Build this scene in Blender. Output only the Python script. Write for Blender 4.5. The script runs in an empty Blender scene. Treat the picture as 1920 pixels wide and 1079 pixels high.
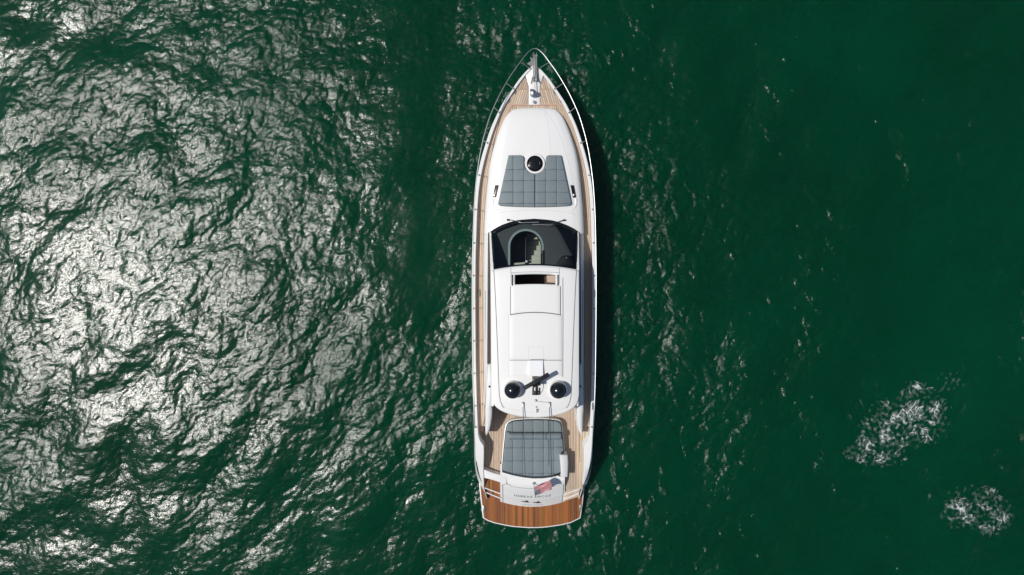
import bpy, bmesh, math, random
import numpy as np
from mathutils import Vector, Matrix
from mathutils.geometry import tessellate_polygon

random.seed(7)
R = math.radians
sc = bpy.context.scene
C = sc.collection

# ---------------------------------------------------------------- camera
F_PX, CAM_H = 1280.0, 31.0                 # focal length in photo pixels, drone height above the water
cam_d = bpy.data.cameras.new('camera')
cam_d.sensor_width = 36.0
cam_d.lens = 36.0 * F_PX / 1920.0
cam_d.clip_start, cam_d.clip_end = 0.1, 20000
cam = bpy.data.objects.new('camera', cam_d)
cam.location = (0, 0, CAM_H)
C.objects.link(cam)
sc.camera = cam

# ---------------------------------------------------------------- sky, sun, exposure
SUN_ZEN, SUN_AZ = 29.0, -0.5                # light travels towards +x and slightly +y
w = bpy.data.worlds.new('World')
sc.world = w
w.use_nodes = True
nt = w.node_tree
sky = nt.nodes.new('ShaderNodeTexSky')
sky.sky_type = 'NISHITA'
sky.sun_disc = False
sky.sun_elevation = R(90 - SUN_ZEN)
sky.sun_rotation = R(270.5)
nt.links.new(sky.outputs[0], nt.nodes['Background'].inputs[0])
nt.nodes['Background'].inputs[1].default_value = 0.068
sd = bpy.data.lights.new('sun', 'SUN')
sd.energy = 3.45
sd.angle = R(0.53)
sd.color = (1.0, 0.96, 0.90)
so = bpy.data.objects.new('sun', sd)
ld = Vector((math.sin(R(SUN_ZEN)) * math.cos(R(SUN_AZ)), math.sin(R(SUN_ZEN)) * math.sin(R(SUN_AZ)), -math.cos(R(SUN_ZEN))))
so.rotation_euler = ld.to_track_quat('-Z', 'Y').to_euler()
so.location = (-20, 0, 40)
C.objects.link(so)
vs = sc.view_settings
vs.view_transform = 'Standard'
vs.look = 'None'
vs.exposure = 0.0
vs.gamma = 1.0
sc.cycles.use_denoising = True
sc.cycles.max_bounces = 8
sc.cycles.transparent_max_bounces = 12
sc.cycles.sample_clamp_indirect = 8.0

# ---------------------------------------------------------------- measuring helpers
XC = 41.0 * 29.1 / F_PX                    # the yacht's centre line
def X(px, z): return (px - 960.0) * (CAM_H - z) / F_PX
def Y(py, z): return (539.5 - py) * (CAM_H - z) / F_PX
def P(px, py, z): return (X(px, z), Y(py, z), z)
def S(dx, py, z): return (XC + dx * (CAM_H - z) / F_PX, Y(py, z), z)
def M(px_len, z): return px_len * (CAM_H - z) / F_PX

class Pchip:
    def __init__(s, xs, ys):
        s.x = np.array(xs, float); s.y = np.array(ys, float)
        if s.x[0] > s.x[-1]: s.x = s.x[::-1]; s.y = s.y[::-1]
        h = np.diff(s.x); d = np.diff(s.y) / h
        m = np.zeros(len(s.x)); m[0] = d[0]; m[-1] = d[-1]
        for i in range(1, len(d)):
            if d[i-1] * d[i] > 0:
                w1, w2 = 2*h[i] + h[i-1], h[i] + 2*h[i-1]
                m[i] = (w1 + w2) / (w1 / d[i-1] + w2 / d[i])
        s.m = m
    def __call__(s, v):
        v = np.clip(v, s.x[0], s.x[-1])
        i = np.clip(np.searchsorted(s.x, v) - 1, 0, len(s.x) - 2)
        h = s.x[i+1] - s.x[i]; t = (v - s.x[i]) / h
        r = ((1+2*t)*(1-t)**2)*s.y[i] + t*(1-t)**2*h*s.m[i] + t*t*(3-2*t)*s.y[i+1] + t*t*(t-1)*h*s.m[i+1]
        return float(r) if np.ndim(r) == 0 else r

# ---------------------------------------------------------------- materials
def new_mat(name):
    m = bpy.data.materials.new(name); m.use_nodes = True
    return m, m.node_tree.nodes, m.node_tree.links, m.node_tree.nodes['Principled BSDF']

def plain(name, col, rough=0.4, metal=0.0, spec=0.5, noise=0.0, nscale=3.0, bump=0.0, bscale=60.0, coat=0.0):
    m, n, l, b = new_mat(name)
    b.inputs['Base Color'].default_value = (*col, 1)
    b.inputs['Roughness'].default_value = rough
    b.inputs['Metallic'].default_value = metal
    b.inputs['Specular IOR Level'].default_value = spec
    b.inputs['Coat Weight'].default_value = coat
    tc = n.new('ShaderNodeTexCoord')
    if noise:
        t = n.new('ShaderNodeTexNoise'); t.inputs['Scale'].default_value = nscale; t.inputs['Detail'].default_value = 6
        l.new(tc.outputs['Object'], t.inputs['Vector'])
        mx = n.new('ShaderNodeMix'); mx.data_type = 'RGBA'
        mx.inputs[6].default_value = (*[c * (1 - noise) for c in col], 1)
        mx.inputs[7].default_value = (*[min(1, c * (1 + noise)) for c in col], 1)
        l.new(t.outputs['Fac'], mx.inputs[0]); l.new(mx.outputs[2], b.inputs['Base Color'])
    if bump:
        t2 = n.new('ShaderNodeTexNoise'); t2.inputs['Scale'].default_value = bscale; t2.inputs['Detail'].default_value = 4
        l.new(tc.outputs['Object'], t2.inputs['Vector'])
        bp = n.new('ShaderNodeBump'); bp.inputs['Strength'].default_value = bump; bp.inputs['Distance'].default_value = 0.01
        l.new(t2.outputs['Fac'], bp.inputs['Height']); l.new(bp.outputs[0], b.inputs['Normal'])
    return m

def wood(name, col, rough, var, grain=(60, 2.0, 60), hue=0.02, coat=0.0):
    m, n, l, b = new_mat(name)
    tc = n.new('ShaderNodeTexCoord'); mp = n.new('ShaderNodeMapping')
    mp.inputs['Scale'].default_value = grain
    l.new(tc.outputs['Object'], mp.inputs['Vector'])
    oi = n.new('ShaderNodeObjectInfo')
    t = n.new('ShaderNodeTexNoise'); t.inputs['Scale'].default_value = 1.0; t.inputs['Detail'].default_value = 5
    l.new(mp.outputs[0], t.inputs['Vector'])
    # value = 1 + var*(random-.5)*2 + grain
    a = n.new('ShaderNodeMath'); a.operation = 'MULTIPLY_ADD'; a.inputs[1].default_value = 2 * var; a.inputs[2].default_value = 1 - var
    l.new(oi.outputs['Random'], a.inputs[0])
    g = n.new('ShaderNodeMath'); g.operation = 'MULTIPLY_ADD'; g.inputs[1].default_value = 0.7; g.inputs[2].default_value = 0.65
    l.new(t.outputs['Fac'], g.inputs[0])
    v = n.new('ShaderNodeMath'); v.operation = 'MULTIPLY'; l.new(a.outputs[0], v.inputs[0]); l.new(g.outputs[0], v.inputs[1])
    hs = n.new('ShaderNodeHueSaturation'); hs.inputs['Color'].default_value = (*col, 1)
    hv = n.new('ShaderNodeMath'); hv.operation = 'MULTIPLY_ADD'; hv.inputs[1].default_value = hue; hv.inputs[2].default_value = 0.5 - hue / 2
    fr = n.new('ShaderNodeMath'); fr.operation = 'FRACT'
    mu = n.new('ShaderNodeMath'); mu.operation = 'MULTIPLY'; mu.inputs[1].default_value = 17.3
    l.new(oi.outputs['Random'], mu.inputs[0]); l.new(mu.outputs[0], fr.inputs[0]); l.new(fr.outputs[0], hv.inputs[0])
    l.new(hv.outputs[0], hs.inputs['Hue']); l.new(v.outputs[0], hs.inputs['Value'])
    l.new(hs.outputs[0], b.inputs['Base Color'])
    b.inputs['Roughness'].default_value = rough
    b.inputs['Coat Weight'].default_value = coat
    return m

MT = {}
MT['white'] = plain('gelcoat_white', (0.77, 0.765, 0.75), 0.32, noise=0.015, nscale=0.9)
MT['offwhite'] = plain('nonskid_white', (0.745, 0.74, 0.725), 0.55, noise=0.02, nscale=1.2, bump=0.05, bscale=300)
MT['brightwhite'] = plain('fresh_white', (0.82, 0.82, 0.825), 0.35)
MT['seam'] = plain('seam_grey', (0.11, 0.11, 0.11), 0.7)
MT['black'] = plain('black_plastic', (0.012, 0.012, 0.014), 0.35)
MT['dome'] = plain('black_gloss', (0.006, 0.007, 0.009), 0.16, coat=0.5)
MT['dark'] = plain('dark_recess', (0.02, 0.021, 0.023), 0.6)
MT['frit'] = plain('black_glass_border', (0.008, 0.009, 0.011), 0.15)
MT['steel'] = plain('polished_steel', (0.46, 0.48, 0.48), 0.38, metal=1.0)
MT['galv'] = plain('dull_steel', (0.42, 0.41, 0.41), 0.45, metal=0.7, noise=0.3, nscale=40)
MT['teak'] = wood('silvered_teak', (0.53, 0.41, 0.305), 0.62, 0.17, (40, 2.2, 40), 0.012)
MT['teak_dark'] = wood('teak_margin', (0.50, 0.32, 0.225), 0.6, 0.1, (30, 3, 30), 0.012)
MT['varnish'] = wood('wet_varnished_teak', (0.235, 0.072, 0.006), 0.5, 0.5, (40, 1.5, 40), 0.018, coat=0.0)
MT['caulk'] = plain('caulking', (0.05, 0.035, 0.028), 0.8)
MT['vinyl'] = plain('grey_vinyl', (0.158, 0.198, 0.213), 0.55, noise=0.06, nscale=2.0, bump=0.08, bscale=160)
MT['vinyl_dark'] = plain('grey_vinyl_seam', (0.06, 0.078, 0.09), 0.7)
MT['sidewin'] = plain('tinted_side_window', (0.008, 0.009, 0.011), 0.35, spec=0.12)
MT['navy'] = plain('navy_gap', (0.012, 0.018, 0.026), 0.6)
MT['dash'] = plain('dashboard_leather', (0.075, 0.08, 0.085), 0.6, noise=0.08, nscale=2)
MT['dashrim'] = plain('stair_rim', (0.36, 0.44, 0.45), 0.4)
MT['stepcream'] = plain('cream_carpet', (0.72, 0.70, 0.58), 0.8, noise=0.05, nscale=30)
MT['floor_in'] = plain('interior_floor', (0.06, 0.04, 0.032), 0.5, noise=0.3, nscale=8)
MT['sofa'] = plain('beige_sofa', (0.55, 0.42, 0.33), 0.8)
MT['letter'] = plain('lettering_grey', (0.12, 0.125, 0.13), 0.5)
MT['faint'] = plain('lettering_faint', (0.55, 0.56, 0.57), 0.5)
MT['red'] = plain('flag_red', (0.46, 0.012, 0.03), 0.75)
MT['flagwhite'] = plain('flag_white', (0.62, 0.50, 0.50), 0.75)

def glass(name, trans, tint, rough=0.02):
    m, n, l, b = new_mat(name)
    n.remove(b)
    tr = n.new('ShaderNodeBsdfTransparent'); tr.inputs[0].default_value = (*[trans * c for c in tint], 1)
    gl = n.new('ShaderNodeBsdfGlossy'); gl.inputs['Roughness'].default_value = rough
    fz = n.new('ShaderNodeFresnel'); fz.inputs['IOR'].default_value = 1.45
    mx = n.new('ShaderNodeMixShader')
    l.new(fz.outputs[0], mx.inputs[0]); l.new(tr.outputs[0], mx.inputs[1]); l.new(gl.outputs[0], mx.inputs[2])
    l.new(mx.outputs[0], n['Material Output'].inputs[0])
    return m
MT['glass'] = glass('windscreen_glass', 0.72, (0.93, 1.0, 1.0))

# ---------------------------------------------------------------- mesh helpers
def wloc(o):
    v = Vector((0, 0, 0))
    while o is not None:
        v += o.location; o = o.parent
    return v

def mk(name, verts, faces, mat, parent=None, smooth=True, angle=35, mats=None, fmat=None):
    off = wloc(parent) if parent else Vector((0, 0, 0))
    me = bpy.data.meshes.new(name)
    me.from_pydata([(v[0]-off.x, v[1]-off.y, v[2]-off.z) for v in verts], [], faces)
    if mats:
        for k in mats: me.materials.append(MT[k])
        if fmat: me.polygons.foreach_set('material_index', fmat)
    else:
        me.materials.append(MT[mat] if isinstance(mat, str) else mat)
    bm = bmesh.new(); bm.from_mesh(me)
    bmesh.ops.recalc_face_normals(bm, faces=bm.faces)
    bm.to_mesh(me); bm.free()
    if smooth:
        me.polygons.foreach_set('use_smooth', [True] * len(me.polygons))
        me.set_sharp_from_angle(angle=R(angle))
    o = bpy.data.objects.new(name, me)
    C.objects.link(o)
    if parent: o.parent = parent
    return o

def thing(name, loc, label, cat, group=None):
    o = bpy.data.objects.new(name, None)
    o.location = loc; o.empty_display_size = 0.2
    C.objects.link(o)
    o['label'] = label; o['category'] = cat
    if group: o['group'] = group
    return o

class MB:
    def __init__(s): s.v = []; s.f = []; s.m = []
    def add(s, v, f, m=0):
        b = len(s.v); s.v += [tuple(p) for p in v]; s.f += [tuple(i + b for i in q) for q in f]; s.m += [m] * len(f)
    def build(s, name, mat, parent=None, **k):
        if isinstance(mat, (list, tuple)):
            return mk(name, s.v, s.f, None, parent, mats=mat, fmat=s.m, **k)
        return mk(name, s.v, s.f, mat, parent, **k)

def g_tube(pts, r, n=8, closed=False, r_end=None):
    pts = [Vector(p) for p in pts]; V = []; Fc = []
    up = Vector((0, 0, 1)); N = len(pts)
    for i, p in enumerate(pts):
        a = pts[i-1] if (i > 0 or closed) else pts[i]
        b = pts[(i+1) % N] if (i < N-1 or closed) else pts[i]
        t = (b - a).normalized()
        s = t.cross(up)
        if s.length < 1e-3: s = t.cross(Vector((1, 0, 0)))
        s.normalize(); q = s.cross(t)
        rr = r if r_end is None else r + (r_end - r) * i / max(1, N-1)
        for k in range(n):
            an = 2*math.pi*k/n
            V.append(p + s*math.cos(an)*rr + q*math.sin(an)*rr)
    for i in range(N if closed else N-1):
        j = (i+1) % N
        for k in range(n):
            Fc.append((i*n+k, i*n+(k+1) % n, j*n+(k+1) % n, j*n+k))
    if not closed:
        Fc.append(tuple(range(n))); Fc.append(tuple(range((N-1)*n, N*n)))
    return V, Fc

def g_lathe(cx, cy, prof, n=32):
    V = []; Fc = []
    for (r, z) in prof:
        for k in range(n):
            a = 2*math.pi*k/n
            V.append((cx + r*math.cos(a), cy + r*math.sin(a), z))
    for i in range(len(prof)-1):
        for k in range(n):
            Fc.append((i*n+k, i*n+(k+1) % n, (i+1)*n+(k+1) % n, (i+1)*n+k))
    Fc.append(tuple(range(n))); Fc.append(tuple(range((len(prof)-1)*n, len(prof)*n)))
    return V, Fc

def area2(p):
    return sum(p[i][0]*p[(i+1) % len(p)][1] - p[(i+1) % len(p)][0]*p[i][1] for i in range(len(p))) / 2
def ccw(p): return p if area2(p) > 0 else p[::-1]

def inset(p, d):
    n = len(p); out = []
    for i in range(n):
        a, b, c = Vector(p[i-1][:2]), Vector(p[i][:2]), Vector(p[(i+1) % n][:2])
        e1 = (b-a); e2 = (c-b)
        if e1.length < 1e-7 or e2.length < 1e-7: out.append((b.x, b.y)); continue
        e1.normalize(); e2.normalize()
        n1 = Vector((-e1.y, e1.x)); n2 = Vector((-e2.y, e2.x))
        m = n1 + n2
        if m.length < 1e-4: m = n1.copy()
        m.normalize()
        k = d / max(0.45, m.dot(n1))
        out.append((b.x + m.x*k, b.y + m.y*k))
    return out

def dedupe(p, eps=1e-4):
    out = []
    for q in p:
        if not out or abs(q[0]-out[-1][0]) + abs(q[1]-out[-1][1]) > eps: out.append(q)
    if len(out) > 1 and abs(out[0][0]-out[-1][0]) + abs(out[0][1]-out[-1][1]) < eps: out.pop()
    return out

def g_prism(poly, ztop, zbot, bev=0.0):
    """vertical prism over a world-xy polygon; ztop/zbot numbers or functions of (x, y); bev rounds the top edge"""
    zt = ztop if callable(ztop) else (lambda x, y: ztop)
    zb = zbot if callable(zbot) else (lambda x, y: zbot)
    p = ccw(dedupe([q[:2] for q in poly])); n = len(p)
    rings = [[(x, y, zb(x, y)) for x, y in p]]
    if bev:
        for k in (0, 1, 2):
            a = k * math.pi / 4
            q = inset(p, bev * (1 - math.cos(a))) if k else p
            rings.append([(x, y, zt(x, y) - bev * (1 - math.sin(a))) for x, y in q])
    else:
        rings.append([(x, y, zt(x, y)) for x, y in p])
    V = [v for r in rings for v in r]; Fc = []
    for k in range(len(rings)-1):
        for i in range(n):
            j = (i+1) % n
            Fc.append((k*n+i, k*n+j, (k+1)*n+j, (k+1)*n+i))
    top = rings[-1]
    tri = tessellate_polygon([[Vector((x, y, 0)) for x, y, z in top]])
    b = (len(rings)-1)*n
    if n <= 4: Fc.append(tuple(range(b, b+n)))
    else: Fc += [tuple(b+i for i in t) for t in tri]
    Fc.append(tuple(range(n))[::-1])
    return V, Fc

def clip_half(p, nx, ny, c):
    """keep nx*x+ny*y <= c"""
    out = []
    for i in range(len(p)):
        a, b = p[i], p[(i+1) % len(p)]
        da = nx*a[0]+ny*a[1]-c; db = nx*b[0]+ny*b[1]-c
        if da <= 0: out.append(a)
        if (da < 0 < db) or (db < 0 < da):
            t = da/(da-db); out.append((a[0]+(b[0]-a[0])*t, a[1]+(b[1]-a[1])*t))
    return out

def pxpoly(pts, z): return [P(a, b, z)[:2] for a, b in pts]

def planks(poly, zf, ang, widths, gap, thick, mat, parent, name='plank'):
    """lay planks along the direction `ang` (radians from +y) over a polygon, each an object of its own"""
    nx, ny = math.cos(ang), -math.sin(ang)
    poly = ccw(dedupe([q[:2] for q in poly]))
    s = [nx*x+ny*y for x, y in poly]
    a, b = min(s), max(s)
    zf2 = zf if callable(zf) else (lambda x, y: zf)
    while a < b:
        wd = widths() if callable(widths) else widths
        q = clip_half(poly, nx, ny, min(a+wd-gap, b)); q = clip_half(q, -nx, -ny, -a)
        q = dedupe(q)
        a += wd
        if len(q) < 3 or abs(area2(q)) < 1e-4: continue
        v, f = g_prism(q, zf2, lambda x, y: zf2(x, y) - thick)
        mk(name, v, f, mat, parent, smooth=False)

def g_grid(nu, nv, fn, skip=None):
    V = [fn(i, j) for j in range(nv) for i in range(nu)]
    Fc = []
    for j in range(nv-1):
        for i in range(nu-1):
            if skip and skip(i, j): continue
            Fc.append((j*nu+i, j*nu+i+1, (j+1)*nu+i+1, (j+1)*nu+i))
    return V, Fc

def ribbon(pts, width, closed=False):
    """flat strip following 3D points, lying in the horizontal"""
    pts = [Vector(p) for p in pts]; N = len(pts); V = []; Fc = []
    for i, p in enumerate(pts):
        a = pts[i-1] if (i > 0 or closed) else p
        b = pts[(i+1) % N] if (i < N-1 or closed) else p
        t = (b-a); t.z = 0; t.normalize(); s = Vector((-t.y, t.x, 0)) * width/2
        V += [p+s, p-s]
    for i in range(N if closed else N-1):
        j = (i+1) % N
        Fc.append((2*i, 2*i+1, 2*j+1, 2*j))
    return V, Fc

def dense(pts, n=12):
    out = []
    for i in range(len(pts)-1):
        for k in range(n):
            t = k/n; out.append(tuple(pts[i][c]*(1-t)+pts[i+1][c]*t for c in range(len(pts[0]))))
    out.append(tuple(pts[-1])); return out

def smooth_pts(pts, n=8):
    """Catmull-Rom through points"""
    p = [Vector(q) for q in pts]; out = []
    for i in range(len(p)-1):
        a = p[i-1] if i else p[i]*2-p[i+1]
        d = p[i+2] if i+2 < len(p) else p[i+1]*2-p[i]
        b, c = p[i], p[i+1]
        for k in range(n):
            t = k/n
            out.append(0.5*((2*b)+(c-a)*t+(2*a-5*b+4*c-d)*t*t+(3*b-a-3*c+d)*t**3))
    out.append(p[-1]); return out

# ================================================================ WATER
rng = np.random.default_rng(5)
NF, LF = 1024, 51.2
k1 = 2*np.pi*np.fft.fftfreq(NF, LF/NF)
KX, KY = np.meshgrid(k1, k1)
KK = np.hypot(KX, KY); KK[0, 0] = 1e-6

def field(spec):
    """random periodic field with the given amplitude spectrum (complex spectrum returned too)"""
    ph = rng.normal(size=(NF, NF)) + 1j*rng.normal(size=(NF, NF))
    A = spec * ph; A[0, 0] = 0
    return A
TH = np.arctan2(KY, KX)
def spread(th0, base): return np.sqrt(base + np.cos(TH - th0)**2)
def band(lo, hi):        # wavelengths lo..hi, soft edges
    lam = 2*np.pi/KK
    return 1/(1+np.exp(-(lam-lo)/(0.15*lo))) * 1/(1+np.exp((lam-hi)/(0.15*hi)))
def finish(A, slope):
    h = np.fft.ifft2(A).real
    sx = np.fft.ifft2(1j*KX*A).real
    A = A * (slope / sx.std())
    return np.fft.ifft2(A).real, np.fft.ifft2(-1j*KX/KK*A).real, np.fft.ifft2(-1j*KY/KK*A).real
long_ = finish(field(KK**-2.0 * band(1.5, 5.0) * spread(R(-40), 0.25)), 0.054)
short_ = finish(field(KK**-1.8 * band(0.11, 1.2) * spread(R(-50), 0.4)), 0.078)
gust = np.fft.ifft2(field(np.exp(-(KK*2.6)**2/2) * (KK > 0.01))).real
gust = gust / gust.std()
def patch_noise(lx, ly, rot):
    c, s_ = math.cos(rot), math.sin(rot); a = KX*c + KY*s_; b = -KX*s_ + KY*c
    h = np.fft.ifft2(field(np.exp(-((a*lx)**2 + (b*ly)**2)/2))).real; return h/h.std()
wavelet = patch_noise(0.10, 0.26, R(14)) + 0.6*patch_noise(0.05, 0.10, R(30))      # short steep wavelets along the crests
wavegrp = patch_noise(1.3, 1.8, 0)            # and the groups they come in

def samp(A, x, y):
    u = (x / LF * NF) % NF; v = (y / LF * NF) % NF
    i = np.floor(u).astype(int); j = np.floor(v).astype(int); fu = u-i; fv = v-j
    i0 = i % NF; i1 = (i+1) % NF; j0 = j % NF; j1 = (j+1) % NF
    return (A[j0, i0]*(1-fu)+A[j0, i1]*fu)*(1-fv) + (A[j1, i0]*(1-fu)+A[j1, i1]*fu)*fv

def ripple(x, y):
    """how much the wind ruffles the surface here (slicks and the lee of the hull are calmer)"""
    g = np.maximum(1.02 + 0.28*samp(gust, x, y), 0.8)
    def blob(px, py, rx, ry):
        cx, cy, _ = P(px, py, 0); s = 31/F_PX
        return np.exp(-(((x-cx)/(rx*s))**2 + ((y-cy)/(ry*s))**2))
    g = g - 0.55*blob(775, 520, 85, 160) - 0.38*blob(800, 480, 75, 420) - 0.7*blob(140, 75, 110, 60) - 0.08*blob(1500, 420, 330, 320)
    st = np.clip(0.8*samp(wavelet, x, y) + 0.8*samp(wavegrp, x, y) - 1.05, 0, 1.5)
    right = 1/(1+np.exp(-(x-1.0)/2.0))
    near = blob(1190, 520, 90, 330) + blob(1190, 930, 160, 130)
    far = 1/(1+np.exp(-(x-13.0)/1.5))
    g = g + st*(0.2 + 0.85*right*(1-0.35*far) + 1.1*near) + right*(0.18 + 0.22*np.clip(samp(wavegrp, x*0.7+3, y*0.7), -1, 2)) + 0.25*near*samp(gust, x*3, y*3)
    return np.clip(g, 0.12, 2.8)

def water(x, y, fade=1.0):
    g = ripple(x, y)
    lh, lx, ly = (samp(a, x, y) for a in long_)
    gs = np.minimum(g, 2.4)
    sh, sx, sy = (samp(a, x, y)*gs for a in short_)
    ch = 0.95
    return x + (lx*ch + sx*ch)*fade, y + (ly*ch + sy*ch)*fade, (lh + sh)*fade, g

def axis(half, step, far):
    a = list(np.arange(-half, half + step/2, step)); o = []; d = step; p = half
    while p < far:
        d = d*1.35 if d*1.35 < 0.4 or p > half+14 else 0.4
        p += d; o.append(p)
    return np.array([-q for q in o[::-1]] + a + o)
xs = axis(23.6, 0.05, 4000); ys = axis(13.7, 0.05, 4000)
GX, GY = np.meshgrid(xs, ys)
dist = np.maximum(np.abs(GX)-23.6, np.abs(GY)-13.7)
fade = np.clip(1 - np.maximum(dist, 0)/40, 0, 1)
wx, wy, wz, wg = water(GX, GY, fade)
co = np.stack([wx, wy, wz], -1).reshape(-1, 3).astype(np.float32)
nx_, ny_ = len(xs), len(ys)
idx = np.arange(nx_*ny_).reshape(ny_, nx_)
quads = np.stack([idx[:-1, :-1], idx[:-1, 1:], idx[1:, 1:], idx[1:, :-1]], -1).reshape(-1, 4).astype(np.int32)

def np_mesh(name, co, quads, mat, attrs):
    me = bpy.data.meshes.new(name)
    me.vertices.add(len(co)); me.vertices.foreach_set('co', co.ravel())
    me.loops.add(quads.size); me.loops.foreach_set('vertex_index', quads.ravel())
    me.polygons.add(len(quads))
    me.polygons.foreach_set('loop_start', np.arange(0, quads.size, 4, dtype=np.int32))
    me.update(calc_edges=True)
    me.polygons.foreach_set('use_smooth', np.ones(len(quads), bool))
    for k, a in attrs.items():
        at = me.attributes.new(k, 'FLOAT', 'POINT'); at.data.foreach_set('value', a.ravel().astype(np.float32))
    me.materials.append(mat); me.validate()
    o = bpy.data.objects.new(name, me); C.objects.link(o)
    return o

def water_mat():
    m, n, l, b = new_mat('sea_water')
    tc = n.new('ShaderNodeTexCoord')
    at = n.new('ShaderNodeAttribute'); at.attribute_name = 'ripple'
    def noise(scale, detail, rough, dist=0.0, stretch=(1, 1, 1), rot=0.0):
        mp = n.new('ShaderNodeMapping'); mp.inputs['Scale'].default_value = stretch; mp.inputs['Rotation'].default_value = (0, 0, rot)
        l.new(tc.outputs['Object'], mp.inputs['Vector'])
        t = n.new('ShaderNodeTexNoise'); t.inputs['Scale'].default_value = scale; t.inputs['Detail'].default_value = detail
        t.inputs['Roughness'].default_value = rough; t.inputs['Distortion'].default_value = dist
        l.new(mp.outputs[0], t.inputs['Vector']); return t
    # water body colour: deep green, a little uneven with suspended silt
    t0 = noise(0.07, 4, 0.6)
    mx = n.new('ShaderNodeMix'); mx.data_type = 'RGBA'
    mx.inputs[6].default_value = (0.0, 0.018, 0.0045, 1); mx.inputs[7].default_value = (0.0, 0.058, 0.024, 1)
    l.new(t0.outputs['Fac'], mx.inputs[0]); l.new(mx.outputs[2], b.inputs['Base Color'])
    b.inputs['IOR'].default_value = 1.333
    b.inputs['Roughness'].default_value = 0.17
    b.inputs['Subsurface Weight'].default_value = 0.9
    b.inputs['Subsurface Radius'].default_value = (0.4, 1.0, 0.6)
    b.inputs['Subsurface Scale'].default_value = 4.0
    # capillary ripples
    def bump(tex, dist, prev=None):
        mul = n.new('ShaderNodeMath'); mul.operation = 'MULTIPLY'
        l.new(tex.outputs['Fac'], mul.inputs[0]); l.new(at.outputs['Fac'], mul.inputs[1])
        bp = n.new('ShaderNodeBump'); bp.inputs['Strength'].default_value = 1.0; bp.inputs['Distance'].default_value = dist
        l.new(mul.outputs[0], bp.inputs['Height'])
        if prev: l.new(prev.outputs[0], bp.inputs['Normal'])
        return bp
    b1 = bump(noise(3.2, 3, 0.6, 0.3, (1, 1.5, 1), R(35)), 0.015)
    b2 = bump(noise(11.0, 3, 0.65, 0.2, (1, 1.4, 1), R(-20)), 0.0092, b1)
    b3 = bump(noise(30.0, 2, 0.6, 0.0, (1, 1.3, 1), R(10)), 0.0020, b2)
    l.new(b3.outputs[0], b.inputs['Normal'])
    return m
wo = np_mesh('water', co, quads, water_mat(), {'ripple': wg})
wo['kind'] = 'structure'
wo['label'] = 'deep green sea surface with sun glitter on its left half'

# foam left by breaking crests
def foam_mat():
    m, n, l, b = new_mat('sea_foam')
    b.inputs['Base Color'].default_value = (0.72, 0.76, 0.76, 1); b.inputs['Roughness'].default_value = 0.8
    at = n.new('ShaderNodeAttribute'); at.attribute_name = 'foam_cover'
    l.new(at.outputs['Fac'], b.inputs['Alpha'])
    return m
FOAM = foam_mat()
def nfield(lo, hi):
    A = field(band(lo, hi)*KK**-1.0); h = np.fft.ifft2(A).real; return h/h.std()
n_d = nfield(0.11, 0.22)
n_a, n_b, n_c, n_w = nfield(0.3, 0.9), nfield(0.16, 0.45), nfield(0.6, 2.2), nfield(0.5, 2.0)
def foam(lobes, label):
    s = 31/F_PX
    x0 = min(P(a-2.2*r, b, 0)[0] for a, b, r, r2, k in lobes); x1 = max(P(a+2.2*r, b, 0)[0] for a, b, r, r2, k in lobes)
    y0 = min(P(a, b+2.2*r2, 0)[1] for a, b, r, r2, k in lobes); y1 = max(P(a, b-2.2*r2, 0)[1] for a, b, r, r2, k in lobes)
    gx, gy = np.meshgrid(np.arange(x0, x1, 0.022), np.arange(y0, y1, 0.022))
    qx = gx + 0.06*samp(n_w, gx, gy); qy = gy + 0.06*samp(n_w, gy+9, gx+4)
    mask = 0
    for a, b, r, r2, k in lobes:
        cx, cy, _ = P(a, b, 0)
        mask = mask + k*np.exp(-(((gx-cx)/(r*s))**2 + ((gy-cy)/(r2*s))**2)*1.1)
    rid = np.exp(-(samp(n_a, qx, qy)/0.25)**2) + 0.7*np.exp(-(samp(n_b, qx+5, qy+3)/0.26)**2)
    mm = np.clip(mask, 0, 1.15); fine = samp(n_d, gx+1, gy+6); fine2 = samp(n_b, gy+8, gx)
    lace = np.clip((rid*(0.58 + 0.42*samp(n_c, gx+2, gy+7)) + 0.10 + 0.14*fine2)*mm*1.35 - 0.42, 0, 1.0)
    milky = np.clip(0.06*np.clip(mm - 0.3, 0, 1)*np.clip(1 + samp(n_c, gx+2, gy+7), 0, 3) + 0.05*fine2*mm, 0, 0.12)
    den = np.clip(milky + 0.75*lace*(0.85 + 0.3*fine), 0, 0.8)
    fx, fy, fz, _ = water(gx, gy)
    cc = np.stack([fx, fy, fz+0.012], -1).reshape(-1, 3).astype(np.float32)
    ny, nx = gx.shape; ii = np.arange(nx*ny).reshape(ny, nx)
    q = np.stack([ii[:-1, :-1], ii[:-1, 1:], ii[1:, 1:], ii[1:, :-1]], -1).reshape(-1, 4)
    keep = den.ravel()[q].max(1) > 0.02
    q = q[keep]; used, inv = np.unique(q, return_inverse=True)
    o = np_mesh('foam_patch', cc[used], inv.reshape(-1, 4).astype(np.int32), FOAM, {'foam_cover': den.ravel()[used]})
    o['kind'] = 'stuff'; o['label'] = label; o['category'] = 'sea foam'
foam([(1700, 790, 62, 46, 1.0), (1645, 815, 32, 30, 0.9), (1610, 850, 36, 20, 0.72), (1740, 770, 30, 40, .85), (1660, 862, 40, 14, .62), (1712, 728, 16, 14, .6), (1785, 715, 30, 20, .5)],
     'larger lacy patch of white foam right of the yacht')
foam([(1795, 965, 30, 26, 1.0), (1845, 945, 40, 24, .82), (1848, 990, 22, 14, .9), (1815, 920, 40, 14, .5), (1880, 970, 22, 30, .5)],
     'smaller lacy foam patch in the lower right corner')

# ================================================================ YACHT
yacht = thing('motor_yacht', (XC, 0, 0), 'white motor yacht with teak side decks, dark windscreen and grey sun pads', 'yacht')

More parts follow.
